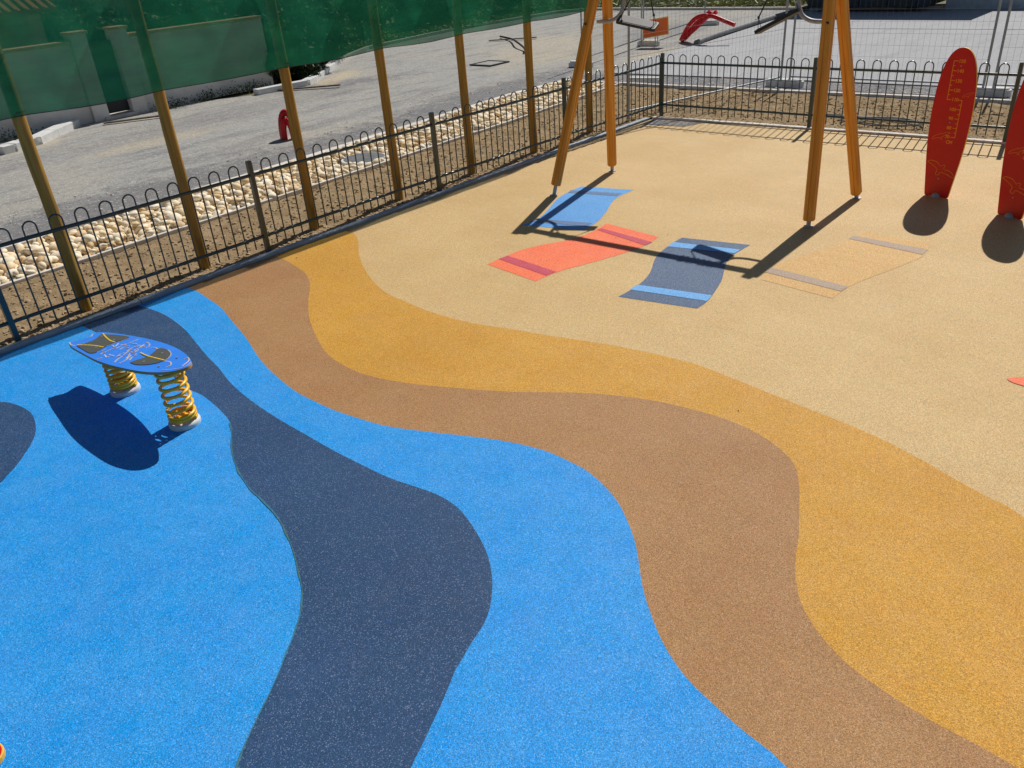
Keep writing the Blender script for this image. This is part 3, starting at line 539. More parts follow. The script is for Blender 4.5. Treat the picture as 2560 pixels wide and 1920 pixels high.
def net():
    t = thing('shade_net', (-8.22, 5, 1.88), 'dark green see-through shade netting stretched along the tops of the timber poles', 'netting')
    m = MB(); ys = [-1.2+12.43*i/240 for i in range(241)]; nz = 24; vs = []; fs = []; hem = []
    for y in ys:
        # sag between poles
        q = min(abs(y-p[1]) for p in poles); sag = 0.02*math.sin(min(q, 0.75)/0.75*PI/2); zb = 1.895-sag+0.006*math.sin(y*3)
        for j in range(nz+1):
            f = j/nz; z = zb+(2.98-zb)*f; v = Vector((y*0.9, z*1.3, 2))
            x = -8.204+0.016*noise.noise(v)+0.010*noise.noise(Vector((y*5+z*2.5, z*0.7, 3)))+0.012*min(q, 0.6)+0.010*math.sin((y*0.8+z*1.7)*6+2*noise.noise(v))*max(0, noise.noise(v*0.7+Vector((0, 0, 5))))
            vs.append((x, y, z))
        hem.append(vs[-nz-1])
    for i in range(240):
        for j in range(nz): a = i*(nz+1)+j; fs.append((a, a+nz+1, a+nz+2, a+1))
    m.add(vs, fs); m.build('netting', 'net', t, smooth=True)
    MB().tube(hem[::4]+[hem[-1]], 0.004, 6).build('hem', 'gate', t)
    for px_, py_ in poles[1:]:
        for z in (1.93, 2.4, 2.88):
            MB().tube([(px_+0.072*math.cos(a/10*PI*2)+(0.02 if math.cos(a/10*PI*2) > 0 else 0), py_+0.068*math.sin(a/10*PI*2), z+0.01*math.sin(a)) for a in range(11)], 0.003, 5, cap=False).build('tie', 'black', t)
net()

# ================================================================ SWING FRAME
def frame_for(p0, p1):
    z = (p1-p0).normalized(); x = Y.cross(z).normalized(); y = z.cross(x); return Matrix((x, y, z)).transposed()
def oriented(mb, name, mat, parent, p0, p1, **k):
    """mb built along local +Z from the origin; placed from p0 towards p1"""
    o = mb.build(name, mat, None, **k); o.parent = parent
    mw = frame_for(p0, p1).to_4x4(); mw.translation = p0-parent.location; o.matrix_local = mw; return o
def leg(parent, p0, p1, ext=0.0, hf=0.13):
    p0 = Vector(p0); p1 = Vector(p1); d = (p1-p0).normalized(); L = (p1-p0).length
    z0 = hf/d.z
    s = 0.054; c = 0.018
    prof = [(-s+c, -s), (-0.006, -s), (-0.003, -s+0.007), (0.003, -s+0.007), (0.006, -s), (s-c, -s), (s, -s+c), (s, -0.006), (s-0.007, -0.003), (s-0.007, 0.003), (s, 0.006), (s, s-c), (s-c, s), (0.006, s), (0.003, s-0.007), (-0.003, s-0.007), (-0.006, s), (-s+c, s), (-s, s-c), (-s, 0.006), (-s+0.007, 0.003), (-s+0.007, -0.003), (-s, -0.006), (-s, -s+c)]
    m = MB(); sh = 0.85
    m.prism([(a*sh, b*sh) for a, b in prof], (0, 0, z0-0.012), X, Y, Z, 0.012); m.prism(prof, (0, 0, z0), X, Y, Z, L-z0+ext)
    lg = oriented(m, 'leg', 'leg', parent, p0, p1)
    ft = MB().tube([p0-Z*0.02-lgoff(parent), p0+d*(z0+0.02)-lgoff(parent)], 0.024, 14); ft.tube([p0-lgoff(parent)+Z*0.001, p0-lgoff(parent)+Z*0.012], 0.05, 16)
    fo = ft.build('steel_foot', 'galv', None, smooth=True); fo.parent = parent; return lg
def lgoff(p): return p.location
sw = thing('playground_swing', (-4.95, 8.9, 0), 'swing frame with orange stained pine legs on steel feet and bent grey braces', 'swing')
aL = Vector((-6.33, 8.86, 2.5)); aR = Vector((-3.56, 8.97, 2.46))
leg(sw, (-6.566, 8.045, 0), aL+Vector((-0.045, -0.02, 0)), 0.04); leg(sw, (-6.56, 9.36, 0), aL+Vector((0.045, 0.02, 0)), 0.04, 0.10)
leg(sw, (-3.307, 8.405, 0), aR+Vector((0.0, -0.03, 0)), 0.04, 0.075); leg(sw, (-3.25, 9.635, 0), aR+Vector((0.04, 0.03, 0)), 0.04, 0.07)
BZ = 2.40; bl = Vector((-6.30, 8.87, BZ)); br = Vector((-3.60, 8.98, BZ))
MB().tube([bl-sw.location, br-sw.location], 0.052, 20).build('crossbar', 'leg', None, smooth=True).parent = sw
for nm in ('brL', 'brR'):
    P = D[nm]; pts = smooth(catmull([(p[0], p[2]) for p in P], 4), 2); yy = P[0][1]
    if nm == 'brL': pts = [Vector((-6.42, 1.99))]+pts[4:]
    else: pts = [Vector((-3.50, 1.995))]+pts[3:]
    MB().tube([Vector((p.x, yy, p.y))-sw.location for p in pts], 0.0235, 12).build('brace_tube', 'galv', None, smooth=True).parent = sw
for p in ((-6.425, 8.655, 1.99), (-3.44, 8.66, 2.02)):
    pv = Vector(p)-sw.location; MB().tube([pv+Vector((0.02, -0.055, 0)), pv+Vector((0.0, -0.035, 0))], 0.013, 12).build('bolt', 'black', None).parent = sw

def swing_seat(e0, e1, wd, label, knots, wraps):
    e0 = Vector(e0); e1 = Vector(e1); c = (e0+e1)/2; u = (e1-e0).normalized(); v = (Vector(wd)-u*Vector(wd).dot(u)).normalized(); n = u.cross(v)
    t = thing('hanging_swing', c, label, 'swing seat', 'seats hung from the swing frame')
    L = (e1-e0).length/2; W = 0.095; r = 0.03; poly = []
    for sx, sy, a0 in ((1, 1, 0), (-1, 1, 90), (-1, -1, 180), (1, -1, 270)):
        for k in range(5): a = math.radians(a0+k*22.5); poly.append((sx*(L-r)+r*math.cos(a), sy*(W-r)+r*math.sin(a)))
    MB().prism(poly, -n*0.018, u, v, n, 0.034).build('seat', 'black', None, bevel=0.006).parent = t
    MB().prism([(a*0.93, b*0.84) for a, b in poly], n*0.0165, u, v, n, 0.004).build('seat_glare_top', 'seat', None).parent = t  # top face given a lighter colour to imitate sun glare on the seat
    for e, k, top in knots:
        k = Vector(k); top = Vector(top); e = Vector(e); m = MB()
        for s in (-1, 1): m.tube([e+v*(0.06*s)-c, e+v*(0.05*s)+Z*0.01-c, k-c], 0.0035, 6)
        m.tube([k-c, k+(top-k)*0.5+Vector((0.004, 0, 0))-c, top-c], 0.0075, 8); m.tube([k-Z*0.012-c, k+Z*0.014-c], 0.013, 8)
        m.build('chain', 'black', None, smooth=True).parent = t
    for h_ in (0, 1):
      m = MB()
      for i, x in enumerate(wraps[h_*4:h_*4+4]):
        yy = 8.87+(x+6.3)*0.04; pts = []
        for k in range(15): a = 2*PI*k/14; rr = 0.062+0.006*math.sin(k*2.3+i); pts.append(Vector((x+0.012*math.sin(a+i), yy+rr*math.cos(a), BZ+rr*math.sin(a)))-c)
        m.tube(pts, 0.009, 6, cap=False)
      m.build('wound_chain', 'black', None, smooth=True).parent = t
swing_seat((-6.03, 8.75, 2.035), (-5.575, 8.89, 1.93), (0.1, 0.97, 0.2), 'black swing seat with glare-greyed top hanging high beside the swing legs nearer the netting', [((-6.0, 8.76, 2.045), (-5.96, 8.79, 2.13), (-5.86, 8.87, 2.36)), ((-5.6, 8.88, 1.95), (-5.615, 8.88, 2.06), (-5.70, 8.88, 2.36))], (-5.94, -5.91, -5.87, -5.84, -5.72, -5.69, -5.65, -5.61))
swing_seat((-4.30, 8.87, 1.89), (-3.86, 8.94, 2.11), (-0.2, 0.95, -0.12), 'black swing seat tilted edge-on, next to the swing legs nearer the red boards', [((-4.27, 8.87, 1.92), (-4.29, 8.87, 2.04), (-4.17, 8.93, 2.36)), ((-3.88, 8.93, 2.12), (-3.92, 8.94, 2.2), (-4.0, 8.95, 2.36))], (-4.33, -4.29, -4.22, -4.18, -4.1, -4.05, -3.99, -3.95))

# ================================================================ RED MEASURING BOARDS
def strokes(mb, pts, o, u, v, w, wd, t, closed=False):
    P = [Vector(p) for p in pts]
    if closed: P.append(P[0])
    for a, b in zip(P, P[1:]):
        d = b-a; L = d.length
        if L < 1e-5: continue
        d /= L; n = Vector((-d.y, d.x)); a2 = a-d*wd*0.4; b2 = b+d*wd*0.4
        q = [a2-n*wd/2, b2-n*wd/2, b2+n*wd/2, a2+n*wd/2]; mb.prism([(x.x, x.y) for x in q], o, u, v, w, t)
    return mb
def text_mesh(name, s, size, o, u, v, w, mat, parent):
    cu = bpy.data.curves.new(name, 'FONT'); cu.body = s; cu.size = size; cu.extrude = 0.0006; cu.offset = 0.0012; cu.align_x = 'CENTER'; cu.align_y = 'CENTER'; cu.resolution_u = 3
    tmp = bpy.data.objects.new(name, cu); C.objects.link(tmp)
    bpy.context.view_layer.update(); me = bpy.data.meshes.new_from_object(tmp); bpy.data.objects.remove(tmp); bpy.data.curves.remove(cu)
    me.materials.clear(); me.materials.append(MAT[mat]); ob = bpy.data.objects.new(name, me); C.objects.link(ob); ob.parent = parent
    mm = Matrix((u, v, w)).transposed().to_4x4(); mm.translation = o; ob.matrix_local = mm; return ob
def red_board(L, R, label):
    L = Vector(L); R = Vector(R); u = (R-L).normalized(); w = Vector((u.y, -u.x, 0)); o = (L+R)/2   # w faces the viewer side
    t = thing('height_board', o, label, 'height board', 'red surfboard shaped height boards'); O = Vector((0, 0, 0))
    # mirror-averaged outline
    half = [(0.0, 1.622), (0.05, 1.612), (0.098, 1.576), (0.135, 1.52), (0.166, 1.44), (0.190, 1.34), (0.206, 1.24), (0.217, 1.1), (0.222, 0.95), (0.219, 0.8), (0.209, 0.62), (0.194, 0.46), (0.176, 0.32), (0.158, 0.18), (0.143, 0.06), (0.134, 0.012), (0.118, 0.004)]
    hs = smooth(catmull(half, 3), 1); arch = [(0.046, 0.006), (0.042, 0.026), (0.026, 0.042), (0.0, 0.047)]
    right = [(p.x, p.y) for p in hs]+arch
    poly = right+[(-a, b) for a, b in right[-2:0:-1]]
    th = 0.024
    MB().prism(poly, w*(-th/2), u, Z, w, th, 0, 1).build('board', ['hred', 'oedge'], None, bevel=0.003).parent = t
    f = w*(th/2-0.0008)
    m = MB(); wd = 0.0078
    def lad(x, z0, z1, sgn):
        strokes(m, [(x, z0), (x, z1)], f, u, Z, w, wd, 0.002)
        n = int(round((z1-z0)/0.05))
        for i in range(n+1):
            ln = 0.042 if i % 2 == 0 else 0.02
            strokes(m, [(x, z0+i*0.05*(z1-z0)/(n*0.05)), (x+sgn*ln, z0+i*0.05*(z1-z0)/(n*0.05))], f+w*0.0004, u, Z, w, wd, 0.002)
    lad(-0.074, 1.085, 1.485, 1); lad(0.088, 0.689, 1.087, -1)
    m.build('scale_lines', 'oline', None).parent = t
    for k, (a, b) in D['txt'].items():
        xx = {'CM': 0.035}.get(k, 0.012 if float(k) > 105 else 0.004) if k != 'CM' else 0.035
        text_mesh('numeral', k, 0.05, f+w*0.0016+u*xx+Z*b, u, Z, w, 'oline', t)
    m = MB(); strokes(m, smooth(catmull(D['bird']+D['bird'][:1], 3), 1)[:-1], f, u, Z, w, 0.0066, 0.002, True); m.build('bird_outline', 'oline', None).parent = t
    m = MB(); strokes(m, D['bird2'], f, u, Z, w, 0.0036, 0.002, True)
    m.build('faint_bird_outline', 'oline', None).parent = t; m = MB()
    b3 = [((a+0.03)*0.62+0.165, (b-0.75)*0.62+1.185) for a, b in D['bird2']]; strokes(m, b3, f, u, Z, w, 0.002, 0.002, True)
    m.build('faint_bird_outline', 'oline', None).parent = t
    for a, b in D['bolts']:
        MB().tube([f+u*a+Z*b, f+u*a+Z*b+w*0.006], 0.0075, 12).build('bolt', 'galv', None).parent = t
    bk = w*(-th/2-0.03)
    MB().tube([bk-Z*0.02, bk+Z*1.46], 0.03, 16).build('back_post', 'galv', None, smooth=True).parent = t
    MB().lathe([(0.052, 0.0), (0.05, 0.02), (0.042, 0.036), (0.026, 0.048), (0.008, 0.053)], w*0.0, 20).build('foot_cap', 'galv', None, smooth=True).parent = t
    return t
red_board((-2.643, 10.118, 0), (-2.377, 10.069, 0), 'red surfboard shaped height board standing whole in view right of the swing')
red_board((-1.785, 9.757, 0), (-1.525, 9.650, 0), 'red surfboard shaped height board cut off by the right edge of the photo')

# ================================================================ SPRING RIDER
def spring_rider():
    P0 = Vector((-6.64, 2.045, 0.365)); P1 = Vector((-5.06, 2.14, 0.545)); u = (P1-P0).normalized(); v = Z.cross(u).normalized(); n = u.cross(v)
    base = Vector((-5.8, 2.09, 0)); t = thing('spring_rider', base, 'blue surfboard shaped spring rider on two yellow coil springs', 'spring rider')
    o = P0-base
    prf = D['rid']; out = smooth(catmull(prf+prf[:1], 4), 3)[:-1]; th = 0.022
    MB().prism([(p.x, p.y) for p in out], o-n*th, u, v, n, th, 0, 1).build('board', ['hblue', 'tan'], None, bevel=0.004).parent = t
    def pz(q): return smooth(catmull(q+q[:1], 3), 1)[:-1]
    for q in D['pads']: MB().prism([(p.x, p.y) for p in pz(q)], o+n*0.0005, u, v, n, 0.004).build('grip_pad', 'pad', None).parent = t
    m = MB()
    for q in D['yl']: strokes(m, [tuple(x) for x in catmull(q, 3)], o+n*0.002, u, v, n, 0.011, 0.0045)
    m.build('yellow_line', 'yline', None).parent = t
    for i, q in enumerate(D['wl']): m = MB(); strokes(m, [tuple(x) for x in catmull(q, 4)], o+n*(0.0003+0.00004*i), u, v, n, 0.0095 if i not in (18, 24) else 0.0045, 0.0018); m.build('engraved_line', 'wline', None).parent = t
    for q in D['rb']:
        a = o+u*q[0]+v*q[1]; MB().tube([a, a+n*0.008], 0.008, 10).build('bolt', 'galv', None).parent = t
    for (bx, by) in ((-5.335, 2.10), (-6.235, 2.075)):
        s = ((Vector((bx, by, 0))-P0).dot(u)); top = P0+u*((bx-P0.x)/u.x); zt = top.z-0.05; R = 0.093; wr = 0.0128
        pts = []; turns_c = 2.0; turns = 5.4; N0 = 18
        tot = turns_c+turns+0.7; n_ = int(tot*N0)
        for i in range(n_+1):
            a = i/N0
            if a < turns_c: z = 0.042+wr+a*0.0235
            elif a < turns_c+turns: z = 0.042+wr+turns_c*0.0235+(a-turns_c)/turns*(zt-0.03-(0.042+wr+turns_c*0.0235))
            else: z = zt-0.03+(a-turns_c-turns)*0.024
            tx = (top.x-bx)*0; pts.append((bx-base.x+R*math.cos(2*PI*a+0.6), by-base.y+R*math.sin(2*PI*a+0.6), z))
        sp = MB().tube(pts, wr, 10).build('spring', 'ypaint', None, smooth=True); sp.parent = t
        b = Vector((bx-base.x, by-base.y, 0))
        MB().lathe([(0.114, 0.0), (0.116, 0.022), (0.112, 0.034), (0.104, 0.04), (0.0, 0.042)], b, 36).build('base_disc', 'concrete', None, smooth=True).parent = sp
        m = MB(); m.tube([b+Z*0.042, b+Z*0.072], 0.055, 18)
        for a in (0.4, 2.5, 4.6):
            c_ = b+Vector((math.cos(a), math.sin(a), 0))*0.06+Z*0.072; m.box(c_, (0.07, 0.03, 0.012), (Vector((math.cos(a), math.sin(a), 0)), Vector((-math.sin(a), math.cos(a), 0)), Z))
        m.build('clamp', 'ypaint', None).parent = sp
        c_ = top-base-n*(th+0.012)
        MB().prism([(-0.085, -0.06), (0.085, -0.06), (0.085, 0.06), (-0.085, 0.06)], c_-n*0.012, u, v, n, 0.022).build('mounting_plate', 'black', None, bevel=0.003).parent = sp
    return t
spring_rider()

# corner of another rider
tip = Vector((-2.803, 0.098, 0.5)); uu = Vector((0.752, 0.659, 0)).normalized(); vv = Z.cross(uu); cpos = tip-uu*0.068
t = thing('red_rider', (cpos.x-0.3, cpos.y-0.1, 0), 'corner of a red play board with yellow rim at the bottom left corner', 'spring rider')
poly = []
poly_in = [(0.060*math.cos(2*PI*i/28)-(0.6 if math.cos(2*PI*i/28) < 0 else 0), 0.060*math.sin(2*PI*i/28)) for i in range(28)]
for i in range(28):
    a = 2*PI*i/28; poly.append((0.066*math.cos(a)-(0.62 if math.cos(a) < 0 else 0), 0.066*math.sin(a)))
oo = cpos-t.location
MB().prism(poly, oo-Z*0.022, uu, vv, Z, 0.022, 0, 0).build('rim', 'oedge', None, bevel=0.004).parent = t
MB().prism(poly_in, oo+Z*0.0005, uu, vv, Z, 0.003).build('top_panel', 'hred', None).parent = t
pts = [oo-uu*0.5+Vector((0.075*math.cos(k*0.5), 0.075*math.sin(k*0.5), -0.45+0.42*k/90)) for k in range(91)]
MB().tube(pts, 0.011, 8).build('spring', 'ypaint', None, smooth=True).parent = t

# ================================================================ SITE FENCING (mesh panels)
def mesh_panel(a, b, label, h=2.0):
    a = Vector((a[0], a[1], 0)); b = Vector((b[0], b[1], 0)); d = (b-a); L = d.length; d.normalize(); c = (a+b)/2
    t = thing('mesh_panel', c, label, 'fence panel', 'galvanised mesh panels fencing off the road works')
    m = MB()
    for e in (a+d*0.04, b-d*0.04): m.tube([e-c+Z*0.03, e-c+Z*h], 0.021, 10)
    for z in (0.17, h-0.02): m.tube([a+d*0.04-c+Z*z, b-d*0.04-c+Z*z], 0.017, 10)
    m.tube([a+d*0.04-c+Z*1.05, b-d*0.04-c+Z*1.05], 0.004, 6)
    m.build('frame', 'galv', None, smooth=True).parent = t
    m = MB(); k = int(L/0.1)
    for i in range(1, k): p = a+d*(0.04+(L-0.08)*i/k)-c; m.tube([p+Z*0.17, p+Z*(h-0.02)], 0.0014, 4, cap=False)
    for i in range(1, 9): z = 0.17+(h-0.19)*i/9; m.tube([a+d*0.04-c+Z*z, b-d*0.04-c+Z*z], 0.0014, 4, cap=False)
    m.build('wire_mesh', 'wire', None).parent = t
    return t
def foot(x, y, ang, label, L=0.66):
    d = Vector((math.cos(ang), math.sin(ang), 0)); n = Vector((-d.y, d.x, 0)); m = MB(); r = 0.09; poly = []
    for sx, sy, a0 in ((1, 1, 0), (-1, 1, 90), (-1, -1, 180), (1, -1, 270)):
        for k in range(5): a = math.radians(a0+k*22.5); poly.append((sx*(L/2-r)+r*math.cos(a), sy*(0.115-r)+r*math.sin(a)))
    m.prism(poly, (0, 0, 0), d, n, Z, 0.11); m.prism([(p*0.9, q*0.75) for p, q in poly], (0, 0, 0.11), d, n, Z, 0.03)
    for s in (-0.2, 0.0, 0.2): m.tube([d*s+Z*0.139, d*s+Z*0.143], 0.025, 10)
    o = m.build('concrete_foot', 'concrete', bevel=0.008); o.location = (x, y, -0.02); tag(o, label, 'fence foot', 'concrete feet of the mesh panels'); return o
mesh_panel((-8.23, 12.2), (-7.24, 16.2), 'mesh panel starting at the fence corner and running back past the soil bed')
mesh_panel((-7.15, 16.26), (-3.62, 16.4), 'mesh panel on the gravel margin directly behind the back fence')
mesh_panel((-3.54, 16.4), (-0.05, 16.6), 'mesh panel on the gravel margin at the right edge of the photo')
mesh_panel((-13.02, 17.28), (-13.66, 21.0), 'mesh panel standing on the old road behind the end of the green net')
mesh_panel((-13.7, 21.1), (-14.35, 25.8), 'farther mesh panel beside the red conduits')
foot(-13.05, 17.3, 0.15, 'concrete block foot partly hidden behind the near left swing leg'); foot(-13.5, 21.1, 0.12, 'concrete block foot under the orange board'); foot(-14.2, 25.8, 0.3, 'small concrete block foot behind the red conduits')
foot(-7.2, 16.25, 0.05, 'concrete block foot behind the middle post of the back fence', 0.75); foot(-3.6, 16.45, 0.1, 'concrete block foot right of the tall red board', 0.75); foot(-10.1, 15.65, 0.25, 'curved concrete block foot lying just outside the fence corner', 0.8)

# orange board
c = Vector((-13.15, 20.95, 0)); t = thing('orange_sign', c, 'plain orange board with yellow border standing on the ground by the mesh panel', 'sign')
u = Vector((0.93, 0.36, 0)).normalized(); w_ = Vector((u.y, -u.x, 0)); u2 = (u+Z*0.08).normalized(); v2 = w_.cross(u2)*-1
v2 = (Z-u*0.05).normalized()
MB().prism([(-0.36, 0.22), (0.36, 0.26), (0.36, 0.72), (-0.36, 0.68)], w_*0, u2, v2, w_, 0.02).build('border', 'oedge', None).parent = t
MB().prism([(-0.335, 0.245), (0.335, 0.285), (0.335, 0.695), (-0.335, 0.655)], w_*0.0195, u2, v2, w_, 0.004).build('panel', 'signo', None).parent = t
m = MB()
for s in (-0.03, 0.03): m.tube([u*s-w_*0.02, u*s+Z*0.66-w_*0.02], 0.012, 8)
m.build('stand', 'galv', None).parent = t

# red conduits
def corrug(pts, r, n=10):
    P = [Vector(p) for p in pts]; out = []; rad = []
    for i in range(len(P)-1):
        k = max(2, int((P[i+1]-P[i]).length/0.018))
        for j in range(k): out.append(P[i].lerp(P[i+1], j/k))
    out.append(P[-1])
    rad = [r*(1.0 if i % 2 else 0.9) for i in range(len(out))]
    return MB().tube(out, r, n, radii=rad)
def cat3(P, k=5):
    P = [Vector(p) for p in P]; out = []
    for i in range(len(P)-1):
        p0 = P[max(i-1, 0)]; p1 = P[i]; p2 = P[i+1]; p3 = P[min(i+2, len(P)-1)]
        for j in range(k):
            q = j/k; out.append(0.5*((2*p1)+(-p0+p2)*q+(2*p0-5*p1+4*p2-p3)*q*q+(-p0+3*p1-3*p2+p3)*q**3))
    out.append(P[-1]); return out
t = thing('conduit_bundle', (-12.9, 21.9, 0), 'bundle of bent red corrugated conduits sticking up out of the road behind the back fence', 'conduit')
for q in D['red']:
    P = cat3(q); corrug([p-t.location for p in P], 0.06, 10).build('conduit', 'redpipe', None, smooth=True).parent = t
t = thing('conduit_arch', (-13.45, 8.7, 0), 'low red conduit arch coming out of the old road behind the netting poles', 'conduit')
for (ox, oy, hw, hh) in ((-0.09, -0.08, 0.125, 0.44), (-0.02, -0.14, 0.09, 0.31)):
    P = []
    for i in range(19):
        a = PI*i/18; q = -hw*math.cos(a); P.append(Vector((-13.30+ox+0.75*q, 8.80+oy+0.66*q, -0.06+(hh+0.06)*math.sin(a)**0.75)))
    corrug([p-t.location for p in P], 0.062, 14).build('conduit', 'redpipe', None, smooth=True).parent = t
P = cat3([(-12.15, 21.4, 0.03), (-12.3, 22.6, 0.05), (-12.55, 25.2, 0.05), (-12.75, 28.0, 0.05), (-12.8, 30.2, 0.05)])
tag(MB().tube(P, 0.075, 12).build('grey_pipe', 'greypipe', smooth=True), 'long grey pipe lying on the road from the red conduits towards the dark container', 'pipe')

# round lid in pebbles, square cover in road
t = thing('round_cover', (-10.48, 8.11, 0.03), 'grey round manhole lid set in the cream pebbles', 'manhole cover')
MB().lathe([(0.37, -0.05), (0.37, 0.02), (0.355, 0.026), (0.34, 0.026)], (0, 0, 0), 40).build('rim', 'concrete', None, smooth=True).parent = t
MB().lathe([(0.33, 0.0), (0.33, 0.031), (0.30, 0.034), (0.06, 0.034)], (0, 0, 0), 40).build('lid', 'lidgrey', None, smooth=True).parent = t
t = thing('square_cover', (-16.0, 17.1, -0.02), 'square sunken metal cover in the old road', 'manhole cover')
m = MB()
for s in (-1, 1): m.box((s*0.36, 0, 0.012), (0.06, 0.78, 0.03)); m.box((0, s*0.36, 0.0125), (0.66, 0.06, 0.029))
m.build('frame', 'gate', None).parent = t; MB().box((0, 0, 0.006), (0.65, 0.65, 0.012)).build('lid', 'asphalt', None).parent = t

# cable, planks, hose, litter
P = cat3([(-19.9, 21.9, 0.02), (-18.8, 21.2, 0.05), (-17.6, 20.1, 0.12), (-16.7, 19.4, 0.05), (-16.3, 18.9, 0.02)])
tag(MB().tube(P, 0.03, 8).build('black_cable', 'black', smooth=True), 'stiff black cable curving over the old road behind the net', 'cable')
for p0, p1, lb in (((-18.62, 12.0, 0.0), (-17.3, 13.0, 0.03), 'dark weathered batten lying beside the pale kerb of the shrub bed'), ((-18.9, 7.7, 0.01), (-18.2, 8.9, 0.02), 'grey batten lying on the road in front of the dark gate'), ((-19.6, 21.0, 0.01), (-18.3, 21.9, 0.02), 'dark batten far back on the old road')):
    a = Vector(p0); b = Vector(p1); d = (b-a).normalized(); n = Vector((-d.y, d.x, 0)); o = MB().box((a+b)/2, ((b-a).length, 0.09, 0.03), (d, n, Z)).build('batten', 'plank'); tag(o, lb, 'batten', 'loose battens on the road')
m = []
for k in range(70):
    a = 2*PI*k/26; r = 0.62+0.1*math.sin(k*0.21); m.append((-4.35+r*math.cos(a)*0.98+0.008*k*0.3, 13.45+0.42*r*math.sin(a), 0.04+0.0006*k+0.01*math.sin(k*0.9)))
m += [(-5.1, 13.75, 0.05), (-5.6, 13.7, 0.04)]
tag(MB().tube(m, 0.011, 6).build('garden_hose', 'greypipe', smooth=True), 'grey hose coiled on the soil behind the back fence', 'hose')
tag(MB().box((-8.62, 3.22, 0.03), (0.05, 0.02, 0.012)).build('litter', 'redpipe'), 'tiny red scrap lying on the soil', 'litter')

sp = []
for i in range(20):
    x = random.uniform(-7.7, 1.2); y = random.uniform(2.0, 12.3); a = random.uniform(0.003, 0.008); sp.append((x, y, 0.004, a, a*random.uniform(0.4, 0.9), a*0.5))
tag(stones('grit', sp, 'bark', 0.25), 'scattered dark crumbs lying on the coloured play floor', 'grit', kind='stuff')
def weeds():
    sp_ = [(-19.45, 4.2), (-19.45, 5.0), (-19.35, 5.9), (-19.45, 10.6), (-19.42, 11.4), (-19.44, 11.9), (-19.3, 9.5)]
    def fn(q):
        c_ = q.choice(sp_); return (c_[0]+abs(q.gauss(0, 0.12)), c_[1]+q.gauss(0, 0.28), abs(q.gauss(0, 0.09)))
    tag(leaves('weeds', 2200, fn, 0.028, 'leafd', None, 14), 'straggling dark weeds along the foot of the white wall', 'weeds', kind='stuff')
# ================================================================ FAR THINGS
def container():
    t = thing('skip_container', (-10.4, 30.2, 0), 'big dark blue steel container with flared end parked on the far side of the tarmac', 'container')
    m = MB(); y0 = 29.45; prof = [(-2.05, 0.12), (1.75, 0.12), (3.3, 2.35), (-3.3, 2.35)]
    m.prism(prof, Vector((0, y0-30.2, 0)), X, Z, Y, 2.2); m.build('body', 'teal', None, bevel=0.02).parent = t
    m = MB()
    for x in (-1.3, -0.4, 0.5, 1.4): m.box((x, y0-30.2-0.04, 1.2), (0.1, 0.08, 2.1))
    m.box((0, y0-30.2-0.05, 2.3), (6.6, 0.1, 0.12)); m.build('rib', 'teal', None).parent = t
    m = MB()
    for x in (-1.5, 1.2): m.box((x, 0.2, 0.06), (0.12, 1.6, 0.12))
    m.build('skid', 'gate', None).parent = t
container()
# raised kerb right of the container, with bank
kerb('kerb_bank', [(-8.3, 30.3), (8, 31.2)], 0.25, -0.06, 0.75, 'kerbdark', 3)

def leaves(name, cnt, fn, size, mat, parent=None, seed=1, up=0.3):
    rng = random.Random(seed); vs = []; fs = []; tint = []
    for i in range(cnt):
        p = Vector(fn(rng)); a = Vector((rng.gauss(0, 1), rng.gauss(0, 1), rng.gauss(0, 1)+up)).normalized(); b = a.orthogonal().normalized()
        b.rotate(Matrix.Rotation(rng.uniform(0, 2*PI), 3, a)); c_ = a.cross(b); s = size*rng.uniform(0.5, 1.3); k = len(vs)
        vs += [p-b*s, p-c_*s*0.4, p+b*s, p+c_*s*0.4]; fs.append((k, k+1, k+2, k+3)); tt = rng.uniform(0, 1)*0.5+0.5*(0.5+0.5*noise.noise(p*1.4)); tint += [tt]*4
    m = MB(); m.v = [tuple(v) for v in vs]; m.f = fs; m.mi = [0]*len(fs); m.tint = tint; o = m.build(name, mat)
    if parent is not None: o.parent = parent
    return o
def shrub(x, y, r, h, label, mat='leafd', cnt=2600, seed=1, z0=0.0):
    t = thing('shrub', (x, y, z0), label, 'shrub', 'shrubs behind the net'); rng = random.Random(seed)
    lob = [(rng.uniform(-0.55, 0.55)*r, rng.uniform(-0.55, 0.55)*r, rng.uniform(0.3, 0.85)*h, rng.uniform(0.35, 0.6)*r) for _ in range(9)]
    def fn(q):
        l = q.choice(lob); d = Vector((q.gauss(0, 1), q.gauss(0, 1), q.gauss(0, 1))).normalized()*l[3]*q.uniform(0.55, 1.05)**0.6
        return (l[0]+d.x, l[1]+d.y, max(0.03, l[2]+d.z))
    leaves('foliage', cnt, fn, 0.085, mat, t, seed)
    m = MB()
    for l in lob[:6]: m.tube([(0, 0, -0.05), (l[0]*0.4, l[1]*0.4, l[2]*0.5), (l[0], l[1], l[2])], 0.02, 6, radii=[0.035, 0.022, 0.008])
    m.build('stem', 'bark', None).parent = t
